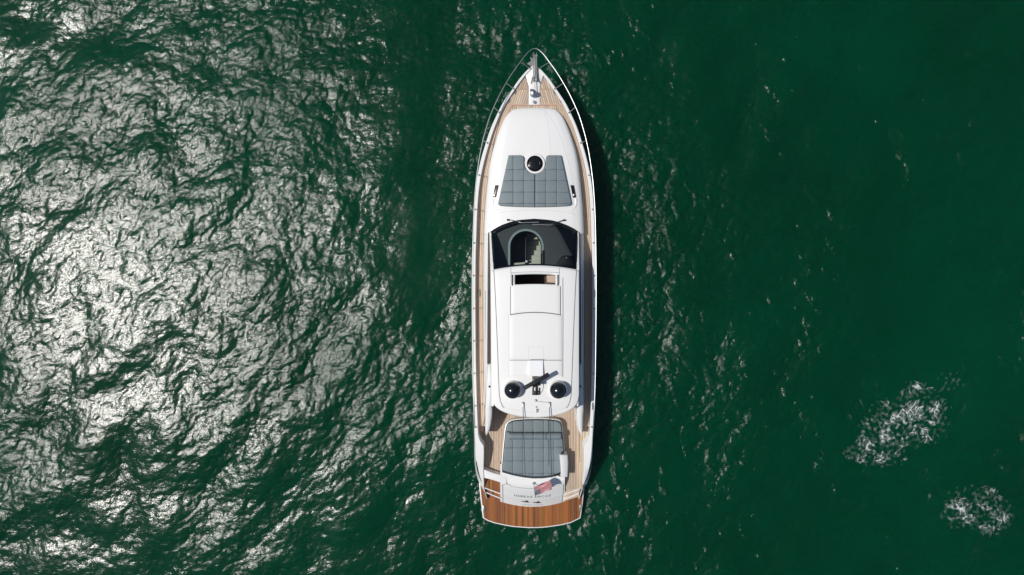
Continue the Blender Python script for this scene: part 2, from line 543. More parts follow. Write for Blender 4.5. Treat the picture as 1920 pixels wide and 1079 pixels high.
HULL = [(123, 0.0, 2.60), (124.2, 4.0, 2.598), (127, 8.5, 2.595), (135, 17, 2.58), (150, 29.5, 2.55), (170, 43.7, 2.50), (195, 60, 2.45), (220, 72.3, 2.40), (236, 79.5, 2.37), (270, 91, 2.31),
        (306, 101, 2.25), (341, 108, 2.2), (361, 110.5, 2.18), (396, 113, 2.14), (453, 115, 2.09), (492, 116, 2.06), (560, 116.3, 2.02),
        (640, 115.8, 1.99), (700, 115, 1.98), (754, 113.5, 1.97), (797, 111.8, 1.96), (825, 110.2, 1.95), (838, 109.6, 1.94), (860, 107.8, 1.86), (875, 105.3, 1.74),
        (892, 101, 1.5), (903, 97.2, 1.3), (915, 93.5, 1.06), (927, 90.0, 0.84), (936, 87, 0.66)]
hy = [Y(a, c) for a, b, c in HULL]
HWf = Pchip(hy, [M(b, c) for a, b, c in HULL])
GZf = Pchip(hy, [c for a, b, c in HULL])
bulw = Pchip([Y(a, 2.1) for a in (123, 160, 220, 330, 420, 950)], [0.07, 0.09, 0.14, 0.22, 0.27, 0.27])
def DZ(y): return GZf(y) - bulw(y)
def dzf(x, y): return DZ(y)
GWf = Pchip([Y(a, 2.1) for a in (123, 135, 170, 220, 300, 822, 838, 905, 915, 927, 936)],
            [M(b, 2.1) for b in (3.5, 5.5, 6.0, 6.2, 6.5, 6.5, 15.8, 6.5, 4.2, 2.0, 1.0)])

# ---- hull shell
ny_h = 110
tt = np.linspace(0, 1, ny_h)
ystat = hy[0] + (hy[-1]-hy[0]) * (0.25*tt + 0.75*tt**1.6 if True else tt)
ystat = np.unique(np.concatenate([ystat, [hy[1], hy[2]]]))[::-1]
rows_l = []
V = []; Fc = []
stern_low = Pchip([Y(a, 1.0) for a in (700, 825, 860, 892, 911, 936)], [M(b, 1.0) for b in (115, 111, 110.5, 106.5, 99.5, 88)])
def hull_row(y, sgn):
    hw = HWf(y); g = GZf(y); py = 539.5 - y*F_PX/(CAM_H-g)
    fl = float(np.interp(py, [123, 200, 350, 500], [0.25, 0.55, 0.88, 0.97]))
    fm = float(np.interp(py, [123, 200, 350, 500], [0.65, 0.82, 0.97, 1.0]))
    rake = float(np.interp(py, [123, 250, 400], [0.62, 0.22, 0.0]))
    gi = max(0.0, hw - GWf(y))
    floor = DZ(y) if py < 800 else 0.3
    if py > 700: hm = stern_low(y); hl = hm*0.97
    else: hm = hw*fm; hl = hw*fl
    g2 = min(g-0.12, max(0.62, g-0.2))
    pts = [(gi, floor-0.03, 0), (gi, g-0.015, 0), (min(hw, gi+0.015), g, 0), (max(gi, hw-0.03), g, 0), (hw, g-0.03, 0), (hw*0.995 if py < 840 else hw + (hm-hw)*0.35, g2, rake*0.3),
           (hm, min(0.95, g2-0.05), rake), (hl, 0.0, rake*2.0), (hl*0.7, -0.55, rake*2.4), (0, -0.9, rake*2.7)]
    return [(XC + sgn*a, y - k, z) for a, z, k in pts]
for sgn in (-1, 1):
    base = len(V); n = 10
    for y in ystat: V += hull_row(y, sgn)
    for j in range(len(ystat)-1):
        for i in range(n-1):
            a = base+j*n+i
            Fc.append((a, a+1, a+n+1, a+n))
    # transom closure
    e = base+(len(ystat)-1)*n
    Fc.append(tuple(range(e+4, e+10)))
hull = mk('hull', V, Fc, 'white', yacht, angle=40)

def rubtube(sgn):
    pts = []
    for y in ystat[3:]:
        py = 539.5 - y*F_PX/(CAM_H-GZf(y))
        if py > 850: break
        pts.append((XC+sgn*(HWf(y)+0.005), y, GZf(y)-0.16))
    return pts
for s in (-1, 1):
    v, f = g_tube(rubtube(s), 0.022, 6); mk('rubbing_strake', v, f, 'steel', hull)

# ---- black hull vents on the quarters
for s in (-1, 1):
    pts = []
    for py, dx, z in ((866, 108.3, 1.62), (876, 106.3, 1.52), (886, 103.6, 1.38), (896, 100.0, 1.22), (904, 96.8, 1.08)):
        pts.append(S(s*dx, py, z+0.16))
    pts = smooth_pts(pts, 5)
    m = MB(); nn = len(pts)
    for i, p in enumerate(pts):
        wd = 0.012 + 0.05*math.sin(math.pi*min(1, (i+1)/nn)*0.75)
        m.v += [(p.x - s*wd*0.6, p.y, p.z+0.02), (p.x + s*wd*0.6, p.y, p.z - 0.05), (p.x - s*0.05, p.y, p.z-0.2)]
    for i in range(nn-1):
        a = 3*i; m.f += [(a, a+1, a+4, a+3), (a+1, a+2, a+5, a+4)]; m.m += [0, 0]
    m.build('hull_vent', 'black', hull)

# ---- deck sheet under the teak
Vd = []; Fd = []
def deck_strip(py0, py1, inner, n):
    yy = np.linspace(Y(py0, 2.3), Y(py1, 1.75), n); b = len(Vd)
    for y in yy:
        o = max(0.02, HWf(y)-GWf(y)+0.01)
        for sgn in inner: Vd.append((XC + sgn[0]*(o if sgn[1] is None else sgn[1]), y, DZ(y)-0.018))
    for j in range(n-1): Fd.append((b+2*j, b+2*j+1, b+2*j+3, b+2*j+2))
deck_strip(128, 410, ((-1, None), (1, None)), 40)
for sg in (-1, 1): deck_strip(410.2, 800, ((sg, None), (sg, M(92.5, 1.8))), 40)
deck = mk('deck', Vd, Fd, 'caulk', yacht)

# ---- side deck planks that follow the rail
y_a, y_b = Y(197, 2.35), Y(799, 1.7)
ysd = np.linspace(y_a, y_b, 90)
NSTR = 5
for s in (-1, 1):
    for k in range(NSTR):
        Vv = []; Ff = []
        for y in ysd:
            o = HWf(y)-GWf(y)-0.012
            py = 539.5 - y*F_PX/(CAM_H-2.0)
            wd = M(float(np.interp(py, [197, 230, 300, 800], [14.0, 14.5, 15.6, 15.8])), 2.0)
            a = o - wd*k/NSTR; b = o - wd*(k+1)/NSTR + 0.012
            z = DZ(y)
            for q, zz in ((a, z-.015), (a, z), (b, z), (b, z-.015)): Vv.append((XC+s*q, y, zz))
        for j in range(len(ysd)-1):
            for i in range(3):
                c = 4*j+i; Ff.append((c, c+1, c+5, c+4))
        mk('plank', Vv, Ff, 'teak', deck, smooth=False)
# ---- foredeck planks
def gin(y): return HWf(y)-GWf(y)-0.012
def foredeck(s):
    zb = 2.45
    def q(dx, py): return S(s*dx, py, zb)[:2]
    outer = []
    for py in np.linspace(146, 194, 12):
        y = Y(py, zb); outer.append((XC+s*gin(y), y))
    poly = outer + [q(10.2, 194), q(10.2, 163), q(16.5, 146.5)]
    return poly
for s in (-1, 1):
    pl = ccw(foredeck(s))
    y1, y2 = Y(166.5, 2.45), Y(168.3, 2.45)
    up = clip_half(pl, 0, -1, -y1); dn = clip_half(pl, 0, 1, y2); mid = clip_half(clip_half(pl, 0, 1, y1-0.006), 0, -1, -y2-0.006)
    planks(up, dzf, R(s*-18), 0.088, 0.012, 0.014, 'teak', deck)
    planks(dn, dzf, R(s*-18), 0.088, 0.012, 0.014, 'teak', deck)
    v, f = g_prism(mid, dzf, lambda x, y: DZ(y)-0.014); mk('plank', v, f, 'teak_dark', deck, smooth=False)
# cross board and the strip ahead of the coachroof
ya, yb, yc = Y(194.4, 2.4), Y(197.2, 2.4), Y(214, 2.4)
v, f = g_prism([(XC-gin(ya), ya), (XC+gin(ya), ya), (XC+gin(yb), yb), (XC-gin(yb), yb)], dzf, lambda x, y: DZ(y)-0.014)
mk('plank', v, f, 'teak_dark', deck, smooth=False)
iw = lambda y: gin(y) - M(14.3, 2.35)
mid = [(XC-iw(yb-.01), yb-.01), (XC+iw(yb-.01), yb-.01), (XC+iw(yc), yc), (XC-iw(yc), yc)]
planks(mid, dzf, 0, 0.088, 0.012, 0.014, 'teak', deck)

# ---- anchor locker lid and stem head
zb = 2.5
loc = [(1002, 126.5), (1009, 131), (1018.5, 141.5), (1012.3, 162), (1012.6, 195), (991.2, 195), (991.6, 162), (985.3, 141.5), (994, 131)]
v, f = g_prism(pxpoly(loc, zb), lambda x, y: DZ(y)+0.035, lambda x, y: DZ(y)-0.05, 0.012)
locker = mk('anchor_locker', v, f, 'white', yacht)
for sgn in (-1, 1):
    pts = [S(sgn*a, b, 2.46) for a, b in ((17.0, 143), (10.8, 162), (10.6, 194.5))]
    pts = [(x, y, DZ(y)+0.004) for x, y, z in dense(pts, 6)]
    v, f = ribbon(pts, 0.022); mk('locker_seam', v, f, 'seam', locker)

# ---- bow roller, anchor, chain, windlass, cleats
m = MB()
for sx in (-0.075, 0.055):
    a = P(1003.0, 101, 2.55); b = P(1003.0, 154, 2.52)
    v, f = g_prism([(a[0]+sx, a[1]), (a[0]+sx+0.02, a[1]), (a[0]+sx+0.02, b[1]), (a[0]+sx, b[1])], 2.70, 2.5); m.add(v, f)
v, f = g_prism([(a[0]-0.06, a[1]-.1), (a[0]+0.06, a[1]-.1), (a[0]+0.06, b[1]), (a[0]-0.06, b[1])], 2.585, 2.5); m.add(v, f)
v, f = g_tube([(a[0]-0.1, a[1]-0.12, 2.66), (a[0]+0.1, a[1]-0.12, 2.66)], 0.035, 10); m.add(v, f)
roller = m.build('bow_roller', 'galv', yacht, smooth=False)
m = MB()
ax, ay, az = P(1001.6, 109, 2.5)
v, f = g_tube(smooth_pts([(a[0], b[1]+0.15, 2.66), (a[0], a[1]-0.3, 2.66), (a[0]-0.01, a[1]-0.05, 2.58), (ax, ay+0.02, 2.35)], 5), 0.028, 8); m.add(v, f)
fl = [(-0.30, -0.17, 2.30), (-0.12, -0.10, 2.42), (-0.17, 0.09, 2.36), (-0.06, -0.02, 2.48), (0.0, 0.12, 2.42), (0.02, -0.35, 2.52), (-0.10, -0.36, 2.5)]
fv = [(ax+p[0], ay+p[1], p[2]) for p in fl]
fv2 = [(x, y, z-0.05) for x, y, z in fv]
m.add(fv+fv2, [(0, 1, 6), (1, 3, 5, 6), (1, 2, 3), (3, 4, 5), (7, 8, 13), (8, 10, 12, 13), (8, 9, 10), (10, 11, 12), (0, 1, 8, 7), (1, 2, 9, 8), (2, 3, 10, 9), (3, 4, 11, 10), (4, 5, 12, 11), (5, 6, 13, 12), (6, 0, 7, 13)])
anchor = m.build('anchor', 'galv', yacht, smooth=False)
cy0, cy1 = Y(172, 2.6), Y(104, 2.6); cxx = a[0]
yk = cy0; kk = 0
m = MB()
while yk < cy1:
    ring = [(cxx + (0.018*math.cos(t) if kk % 2 == 0 else 0), yk + 0.032*math.sin(t), 2.62 + (0.018*math.cos(t) if kk % 2 else 0)) for t in np.linspace(0, 2*math.pi, 9)[:-1]]
    v, f = g_tube(ring, 0.008, 5, closed=True); m.add(v, f); yk += 0.046; kk += 1
m.build('anchor_chain', 'galv', yacht)
wxp, wyp, _ = P(999.6, 175, 2.65)
v, f = g_lathe(wxp, wyp, [(0.13, 2.50), (0.13, 2.55), (0.085, 2.58), (0.07, 2.64), (0.10, 2.67), (0.125, 2.72), (0.11, 2.77), (0.06, 2.795), (0.001, 2.80)], 24)
wl = mk('windlass', v, f, 'steel', yacht)
v, f = g_prism([(wxp-0.12, wyp+0.02), (wxp+0.02, wyp+0.02), (wxp+0.02, wyp+0.17), (wxp-0.12, wyp+0.17)], 2.66, 2.5, 0.02); mk('windlass_motor', v, f, 'black', wl)
bx_, by_, _ = P(1001.3, 191, 2.5)
v, f = g_lathe(bx_, by_, [(0.06, 2.44), (0.06, 2.50), (0.045, 2.515), (0.001, 2.516)], 16); mk('foot_switch', v, f, 'galv', locker)
def cleat(x, y, z, ang, L=0.26):
    c, s = math.cos(ang), math.sin(ang)
    m = MB()
    ar = [(-L/2, 0.045), (-L/4, 0.06), (0, 0.062), (L/4, 0.06), (L/2, 0.045)]
    v, f = g_tube([(x+q*c, y+q*s, z+h) for q, h in ar], 0.016, 7); m.add(v, f)
    for q in (-0.05, 0.05):
        v, f = g_tube([(x+q*c, y+q*s, z-0.02), (x+q*c, y+q*s, z+0.06)], 0.015, 7); m.add(v, f)
    return m.build('cleat', 'steel', yacht)
for px, py, an in ((997, 151, 75), (1010.5, 151, 105), (966, 172.5, 60), (1038.5, 172.5, 120), (954.5, 188.5, 62), (1050, 188.5, 118)):
    x, y, z = P(px, py, 2.5); cleat(x, y, DZ(y)+(0.03 if 985 < px < 1020 else 0), R(an), 0.30 if 985 < px < 1020 else 0.16)
for px in (985.5, 1019):   # lockable deck fillers
    x, y, z = P(px, 181, 2.42)
    v, f = g_lathe(x, y, [(0.04, DZ(y)-.01), (0.04, DZ(y)+.008), (0.001, DZ(y)+.009)], 14); mk('deck_filler', v, f, 'galv', yacht)
for px, py, an in ((898.4, 550, 90), (1114.3, 551, 90), (1110.7, 762, 90)):
    x, y, z = P(px, py, 2.0)
    zz = DZ(y)+0.01 if px < 1000 else GZf(y)
    cleat(x, y, zz, R(an), 0.3)

# ---- coachroof
CW = [(203.4, 3), (203.6, 14), (204.2, 22), (205, 28), (206.4, 35), (208, 40), (213, 46.5), (218, 51.5), (240, 63), (265, 72.5), (290, 80), (313, 84.5), (338, 87.5), (361, 90), (396, 93), (453, 95.5), (500, 96), (830, 95)]
CH = [(203.4, 0.0), (204.2, .07), (206, .13), (209, .19), (214, .25), (225, .34), (260, .47), (300, .57), (340, .66), (390, .72), (411, .73), (445, .74)]
def zc_y(py): return Y(py, 2.25)
CWf = Pchip([zc_y(a) for a, b in CW], [M(b, 2.2) for a, b in CW])
CHf = Pchip([zc_y(a) for a, b in CH], [b for a, b in CH])
PRO = Pchip([0, .35, .6, .77, .80, .9, .95, .985, 1.0], [1, .985, .94, .885, .86, .78, .68, .50, 0])
def zcoach(x, y):
    u = min(1.0, abs(x-XC)/CWf(y)); return DZ(y) + CHf(y)*PRO(u)
us = np.array([0, .08, .16, .24, .32, .40, .48, .55, .62, .68, .73, .77, .80, .85, .90, .92, .95, .97, .985, .994, 1.0]); us = np.concatenate([-us[:0:-1], us])
def wsf(dx):      # windscreen lower edge in photo rows, as a function of |dx| px
    return float(Pchip([0, 31, 56, 70, 77, 80, 81.5], [411.4, 414.2, 421.5, 428.0, 432.0, 434.8, 438.5])(abs(dx)))
pyr = [203.4, 203.6, 204.2, 205, 206.4, 208, 210, 213, 218, 224, 232] + list(np.linspace(240, 404, 30))
def crow(i, j):
    if j < len(pyr):
        y = zc_y(pyr[j]); x = XC + us[i]*CWf(y)
    else:
        t = (j-len(pyr)+1)/4.0
        dx = abs(us[i])*93.5
        e = wsf(min(dx, 81.5))
        y = zc_y(404 + t*(e+0.5-404)); x = XC + us[i]*CWf(y)
    return (x, y, zcoach(x, y))
v, f = g_grid(len(us), len(pyr)+4, crow)
coach = mk('coachroof', v, f, 'white', yacht, angle=24)
# crease lines on the coachroof, their grey shading painted as thin ribbons
def on_coach(px, py, up=0.004):
    x, y, z = P(px, py, 2.5)
    for _ in range(3):
        z = zcoach(x, y); x, y, z = P(px, py, z)
    return (x, y, zcoach(x, y)+up)
for pts in ([(1019, 205), (1025, 222), (1029, 240), (1032, 270), (1033, 291)], [(1020, 205.5), (1035, 225), (1048, 250), (1060, 285), (1070, 320), (1077, 352)], [(1078, 375), (1084, 400), (1088, 435)],
            [(926, 404), (945, 398), (1003, 394.6), (1060, 398), (1082, 404)]):
    v, f = ribbon([on_coach(*q) for q in smooth_pts([(a, b, 0) for a, b in pts], 6) for q in [(q[0], q[1])]], 0.012); mk('crease_shade', v, f, 'faint', coach)

# round deck hatch
hx, hy_, hz = on_coach(1002.8, 307.7, 0)
v, f = g_lathe(hx, hy_, [(0.44, hz-0.08), (0.43, hz+0.035), (0.40, hz+0.06), (0.305, hz+0.062), (0.30, hz+0.03), (0.001, hz+0.03)], 48)
hatch = mk('deck_hatch', v, f, 'white', yacht)
v, f = g_lathe(hx, hy_, [(0.275, hz+0.02), (0.275, hz+0.066), (0.255, hz+0.075), (0.001, hz+0.078)], 48); mk('hatch_glass', v, f, 'frit', hatch)
v, f = g_lathe(hx, hy_, [(0.335, hz+0.064), (0.335, hz+0.067), (0.325, hz+0.067), (0.325, hz+0.064)], 48); mk('hatch_ring', v, f, 'seam', hatch)
for s in (-1, 1):
    v, f = g_tube([(hx+s*0.2-0.0, hy_+0.05, hz+0.085), (hx+s*0.2, hy_-0.03, hz+0.085)], 0.008, 6); mk('hatch_hinge', v, f, 'galv', hatch)

# dark speaker pods and moulded channels beside the forward sun pads
for s in (-1, 1):
    q = [S(s*a, b, 2.45) for a, b in ((73.5, 348.5), (67.2, 348.5), (72.0, 371.5), (78.0, 371.0))]
    zt = lambda x, y: zcoach(x, y)+0.05
    v, f = g_prism(q, zt, lambda x, y: zcoach(x, y)-0.03, 0.01); pod = mk('speaker_pod', v, f, 'black', yacht)
    x, y, z = S(s*74.0, 366.5, 2.45)
    v, f = g_lathe(x, y, [(0.05, zt(x, y)-.01), (0.05, zt(x, y)+0.012), (0.03, zt(x, y)+0.018), (0.001, zt(x, y)+0.018)], 16); mk('speaker_cap', v, f, 'steel', pod)
    pts = [on_coach(1002.6+s*a, b, 0.0) for a, b in ((77, 373), (77.5, 380), (76, 387), (71, 392.5), (64, 395))]
    v, f = g_tube(smooth_pts(pts, 6), 0.05, 8, r_end=0.012); mk('moulded_ridge', v, f, 'white', coach)

# ---- cabin sides: coaming, side glass, roof rail
def zrail(py): return float(np.interp(py, [438, 450, 480, 505, 530, 700, 760], [2.55, 2.70, 3.10, 3.44, 3.48, 3.50, 3.48]))
pst = list(np.linspace(436, 505, 14)) + list(np.linspace(512, 762, 26))
for s in (-1, 1):
    A = []; G_ = []; Rr = []
    for py in pst:
        y = Y(py, 2.2); D = DZ(y); zr = zrail(py)
        cw = CWf(y)
        zC = min(D+0.55, zr-0.08)
        dC = float(np.interp(py, [436, 470, 520, 762], [86.5, 87.0, 87.5, 88.5]))
        c0 = (XC+s*cw, y, D-0.02); c1 = (XC+s*(cw-0.03), y, D+0.22); c2 = (XC+s*(cw-0.09), y, D+0.40); c3 = (XC+s*M(dC, zC), y, zC)
        dE = float(np.interp(py, [436, 505, 762], [84.5, 84.0, 82.5])); dF = float(np.interp(py, [436, 470, 506, 762], [81.2, 79.6, 78.0, 78]))
        yE = Y(py, zr); e = (XC+s*M(dE, zr), yE, zr-0.07); e2 = (XC+s*M(dE-1.5, zr), yE, zr-0.01); ff = (XC+s*M(dF, zr), yE, zr+0.005)
        A.append((c0, c1, c2, c3)); G_.append((c3, e)); Rr.append((e, e2, ff))
    def lay(rows, name, mat, par=yacht):
        n = len(rows[0]); V = [p for r in rows for p in r]
        Fq = [(j*n+i, j*n+i+1, (j+1)*n+i+1, (j+1)*n+i) for j in range(len(rows)-1) for i in range(n-1)]
        return mk(name, V, Fq, mat, par)
    lay(A, 'coaming', 'white')
    ng = sum(1 for p in pst if p <= 690)
    lay(G_[:ng], 'side_window', 'sidewin')
    lay(G_[ng-1:], 'side_panel', 'white')
    lay(Rr, 'roof_rail', 'white')
    # side handrail groove on the coaming
    pts = [S(s*a, b, 2.25) for a, b in ((91.5, 545), (91.2, 600), (90.4, 660), (90.5, 720), (91.5, 765))]
    v, f = ribbon([(x, y, DZ(y)+0.43) for x, y, z in smooth_pts(pts, 6)], 0.03); mk('coaming_groove', v, f, 'seam', yacht)

# white quarter fins running down from the roof into the cockpit
for s in (-1, 1):
    st = [(684, 84, 88.5, 3.30), (710, 82.5, 90, 3.22), (740, 81, 91.5, 3.0), (770, 80, 92, 2.66), (790, 80.2, 92, 2.4), (804, 82.5, 91.8, 2.2), (812, 86, 91.2, 2.08), (816.5, 88.7, 90.2, 2.0)]
    V = []; Fq = []
    for py, a, b, z in st:
        V += [S(s*a, py, z)[:2]+(1.1,), S(s*a, py, z)[:2]+(z-0.05,), S(s*(a*.75+b*.25), py, z)[:2]+(z,), S(s*(a*.3+b*.7), py, z)[:2]+(z,), S(s*b, py, z)[:2]+(z-0.07,), S(s*b, py, z)[:2]+(1.1,)]
    n = 6
    for j in range(len(st)-1):
        for i in range(n-1): Fq.append((j*n+i, j*n+i+1, (j+1)*n+i+1, (j+1)*n+i))
    Fq.append(tuple(range((len(st)-1)*n, len(st)*n))); Fq.append(tuple(range(n)))
    mk('quarter_fin', V, Fq, 'white', yacht, angle=50)

# ---- windscreen
nu, nv = 33, 14
uu = [math.sin(math.pi/2*t) for t in np.linspace(-1, 1, nu)]
def ws(u, v):
    dl = 81.5*u; z0 = 2.56 - 0.03*u*u; z1 = 3.51 - 0.07*u*u
    du = 78.3*u; py0 = wsf(dl); py1 = 498.0 + 8.6*u*u
    z = z0 + (z1-z0)*(v**0.9)
    dx = dl + (du-dl)*v; py = py0 + (py1-py0)*v
    return S(dx, py, z)
v, f = g_grid(nu, nv, lambda i, j: ws(uu[i]*0.965, 0.055+0.915*j/(nv-1)))
wsc = mk('windscreen', v, f, 'glass', yacht, angle=80)
# black painted border
outer = [ws(u, 0) for u in uu] + [ws(1, v) for v in np.linspace(0.05, 1, 14)] + [ws(u, 1) for u in uu[::-1][1:]] + [ws(-1, v) for v in np.linspace(0.95, 0.05, 13)]
def inn(u, v): return ws(u*0.963, 0.06+0.905*v)
inner = [inn(u, 0) for u in uu] + [inn(1, v) for v in np.linspace(0.05, 1, 14)] + [inn(u, 1) for u in uu[::-1][1:]] + [inn(-1, v) for v in np.linspace(0.95, 0.05, 13)]
n = len(outer)
Vb = [(x, y, z+0.004) for x, y, z in outer] + [(x, y, z+0.004) for x, y, z in inner]
mk('windscreen_border', Vb, [(i, (i+1) % n, n+(i+1) % n, n+i) for i in range(n)], 'frit', wsc, angle=80)
# wipers
for path, blade in (([(952, 412.5), (958, 413.0), (978.5, 418)], [(972, 416.5), (978.5, 418), (990, 417.6), (1010, 417.0)]),
                    ([(1057.5, 413.0), (1050, 415.0), (1030, 422.2)], [(1036, 420.5), (1030, 422.4), (1015, 421.8), (998, 421.3)])):
    def lift(q, k): 
        z = 2.66 + max(0, (q[1]-414)*0.012) + k
        return P(q[0], q[1], z)
    v, f = g_tube(smooth_pts([lift(q, 0.02) for q in path], 5), 0.016, 7)
    wp = mk('wiper', v, f, 'black', yacht)
    v, f = g_tube(smooth_pts([lift(q, 0.035) for q in blade], 5), 0.013, 7); mk('wiper_blade', v, f, 'galv', wp)
    x, y, z = lift(path[0], 0)
    v, f = g_lathe(x, y, [(0.04, z-0.12), (0.04, z+0.02), (0.02, z+0.04), (0.001, z+0.04)], 12); mk('wiper_pivot', v, f, 'black', wp)

# ---- interior under the glass
zd = 2.30
outl = [S(a, wsf(a)+3, zd)[:2] for a in np.linspace(-77, 77, 25)] + [S(76, 470, zd)[:2], S(74, 512, zd)[:2], S(-74, 512, zd)[:2], S(-76, 470, zd)[:2]]
acx, acy, rad = 986.0, 463.0, 30.0
arch = [(acx+rad*math.cos(t), acy-rad*math.sin(t)) for t in np.linspace(0, math.pi, 25)]
hole = [P(a, b, zd)[:2] for a, b in [(acx+rad, 500)] + arch + [(acx-rad, 500)]]
lo = [Vector((x, y, 0)) for x, y in outl]; lh = [Vector((x, y, 0)) for x, y in hole]
tri = tessellate_polygon([lo, lh]); pts = [(v.x, v.y, zd) for v in lo+lh]
dash = mk('dashboard', pts, [tuple(t) for t in tri], 'dash', yacht, smooth=False)
def archpts(r, z): return [P(a, b, z) for a, b in [(acx-r, 497), (acx-r, 480)] + [(acx-r*math.cos(t), acy-r*math.sin(t)) for t in np.linspace(0, math.pi, 25)] + [(acx+r, 475)]]
ro, ri = archpts(33.5, zd+0.03), archpts(29.5, zd+0.03); rb = archpts(29.5, zd-0.6); rc = archpts(33.5, zd-0.02)
n = len(ro)
mk('stair_rim', rc+ro+ri, [(k*n+i, k*n+i+1, (k+1)*n+i+1, (k+1)*n+i) for k in range(2) for i in range(n-1)], 'dashrim', dash)
mk('stairwell_wall', ri+[(x, y, 0.9) for x, y, z in rb], [(i, i+1, n+i+1, n+i) for i in range(n-1)], 'dark', dash)
# stairs down to the cabins
for k, (pa, pb, z) in enumerate(((438, 452, 0.75), (452, 461, 0.95), (461, 470, 1.15), (470, 479, 1.35), (479, 488, 1.55), (488, 500, 1.75))):
    q = [P(988, pa, z), P(1014, pa, z), P(1014, pb, z), P(988, pb, z)]
    v, f = g_prism(q, z, 0.5, 0.01); mk('stair_tread', v, f, 'stepcream', dash)
v, f = g_prism([P(984.5, 446, 1.6), P(987.5, 446, 1.6), P(987.5, 500, 1.6), P(984.5, 500, 1.6)], 1.95, 0.5, 0.01); mk('stair_divider', v, f, 'black', dash)
v, f = g_prism([P(956, 436, 1.0), P(985, 436, 1.0), P(985, 505, 1.0), P(956, 505, 1.0)], 0.8, 0.7); mk('cabin_floor', v, f, 'floor_in', dash)
v, f = g_prism([P(1016.5, 470, zd), P(1020, 470, zd), P(1020, 497, zd), P(1016.5, 497, zd)], zd+0.06, zd-0.3, 0.01); mk('stair_handrail', v, f, 'black', dash)
v, f = g_prism([P(985, 488.5, 2.0), P(989, 488.5, 2.0), P(989, 493, 2.0), P(985, 493, 2.0)], 2.08, 1.9, 0.01); mk('stair_light', v, f, 'brightwhite', dash)
v, f = g_prism([P(961, 494, 1.9), P(984, 492, 1.9), P(984, 502, 1.9), P(961, 502, 1.9)], 2.0, 1.2, 0.01); mk('landing_step', v, f, 'stepcream', dash)
con = [P(a, b, 2.5) for a, b in ((1036, 500), (1044, 494), (1052, 482), (1058, 479), (1076, 480), (1077, 502))]
v, f = g_prism(con, 2.52, 2.25, 0.03); console = mk('helm_console', v, f, 'black', dash)
x, y, z = P(1062, 483.7, 2.6); v, f = g_lathe(x, y, [(0.05, 2.5), (0.05, 2.56), (0.035, 2.575), (0.001, 2.575)], 18); mk('compass', v, f, 'steel', console)
v, f = g_prism([P(1073.5, 433.5, 2.4), P(1078, 435.5, 2.4), P(1077.3, 438, 2.4), P(1072.8, 436, 2.4)], 2.36, 2.31); mk('permit_sticker', v, f, 'brightwhite', dash)
v, f = g_prism([P(918, 434, 1.2), P(1083, 434, 1.2), P(1083, 505, 1.2), P(918, 505, 1.2)], 0.62, 0.5); mk('bilge_floor', v, f, 'dark', dash)
# saloon
v, f = g_prism([P(915, 503, 1.25), P(1090, 503, 1.25), P(1090, 720, 1.25), P(915, 720, 1.25)], 1.25, 1.1); sal = mk('saloon_floor', v, f, 'floor_in', yacht)
v, f = g_prism([P(1024, 506, 1.6), P(1078, 506, 1.6), P(1078, 534, 1.6), P(1026, 530, 1.6)], 1.72, 1.3, 0.04); mk('sofa_seat', v, f, 'sofa', sal)
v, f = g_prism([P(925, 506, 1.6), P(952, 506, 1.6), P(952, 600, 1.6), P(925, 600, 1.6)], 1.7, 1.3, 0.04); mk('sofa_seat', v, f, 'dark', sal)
v, f = g_prism([P(918, 716, 2), P(1084, 716, 2), P(1084, 719, 2), P(918, 719, 2)], 3.25, 1.1); mk('saloon_door', v, f, 'frit', sal)

# ---- roof
RHW = 82.0
aftf = Pchip([0, 21, 49, 62, 70, 76, 79.6, 81.3, 82], [783.7, 782.3, 776.6, 771.5, 766.5, 760.5, 753.5, 745, 737])
def frontf(dx): return 498.0 + 8.8*(dx/RHW)**2
def zroof(dx, py):
    u = min(1, abs(dx)/RHW)
    z = 3.57 + 0.10*(1-u*u) - 0.05*u**10
    z += float(np.interp(py, [498, 520, 600, 720, 760, 784], [-0.09, -0.03, 0.02, 0.02, -0.02, -0.09]))
    return z
def rp(dx, py, up=0.0):
    z = zroof(dx, py); return S(dx, py, z)[:2] + (z+up,)
HD = 38.3/RHW
ur = sorted(set([-1, -.995, -.985, -.97, -.95, -.92, -.88, -.83, -.77, -.70, -.62, -.54, -HD, -.36, -.24, -.12, 0, .12, .24, .36, HD, .54, .62, .70, .77, .83, .88, .92, .95, .97, .985, .995, 1]))
V1, V2 = 16.0/285.7, 35.0/285.7
vr = sorted(set([0, .02, .04, V1, .08, .1, V2] + list(np.linspace(.16, .86, 16)) + [.9, .93, .96, .98, .99, 1]))
def roofp(i, j):
    dx = ur[i]*RHW; a = frontf(dx); b = aftf(abs(dx)); return rp(dx, a+(b-a)*vr[j])
iH0, iH1 = ur.index(-HD), ur.index(HD); jH0, jH1 = vr.index(V1), vr.index(V2)
v, f = g_grid(len(ur), len(vr), roofp, lambda i, j: iH0 <= i < iH1 and jH0 <= j < jH1)
roof = mk('roof', v, f, 'offwhite', yacht, angle=40)
md = roof.modifiers.new('solid', 'SOLIDIFY'); md.thickness = 0.13; md.offset = -1
def seam(pts, wd=0.014, up=0.004, mat='seam', parent=None, name='roof_seam'):
    q = [rp(a, b, up) for a, b in dense(pts, 10)]
    v, f = ribbon(q, wd); return mk(name, v, f, mat, parent or roof)
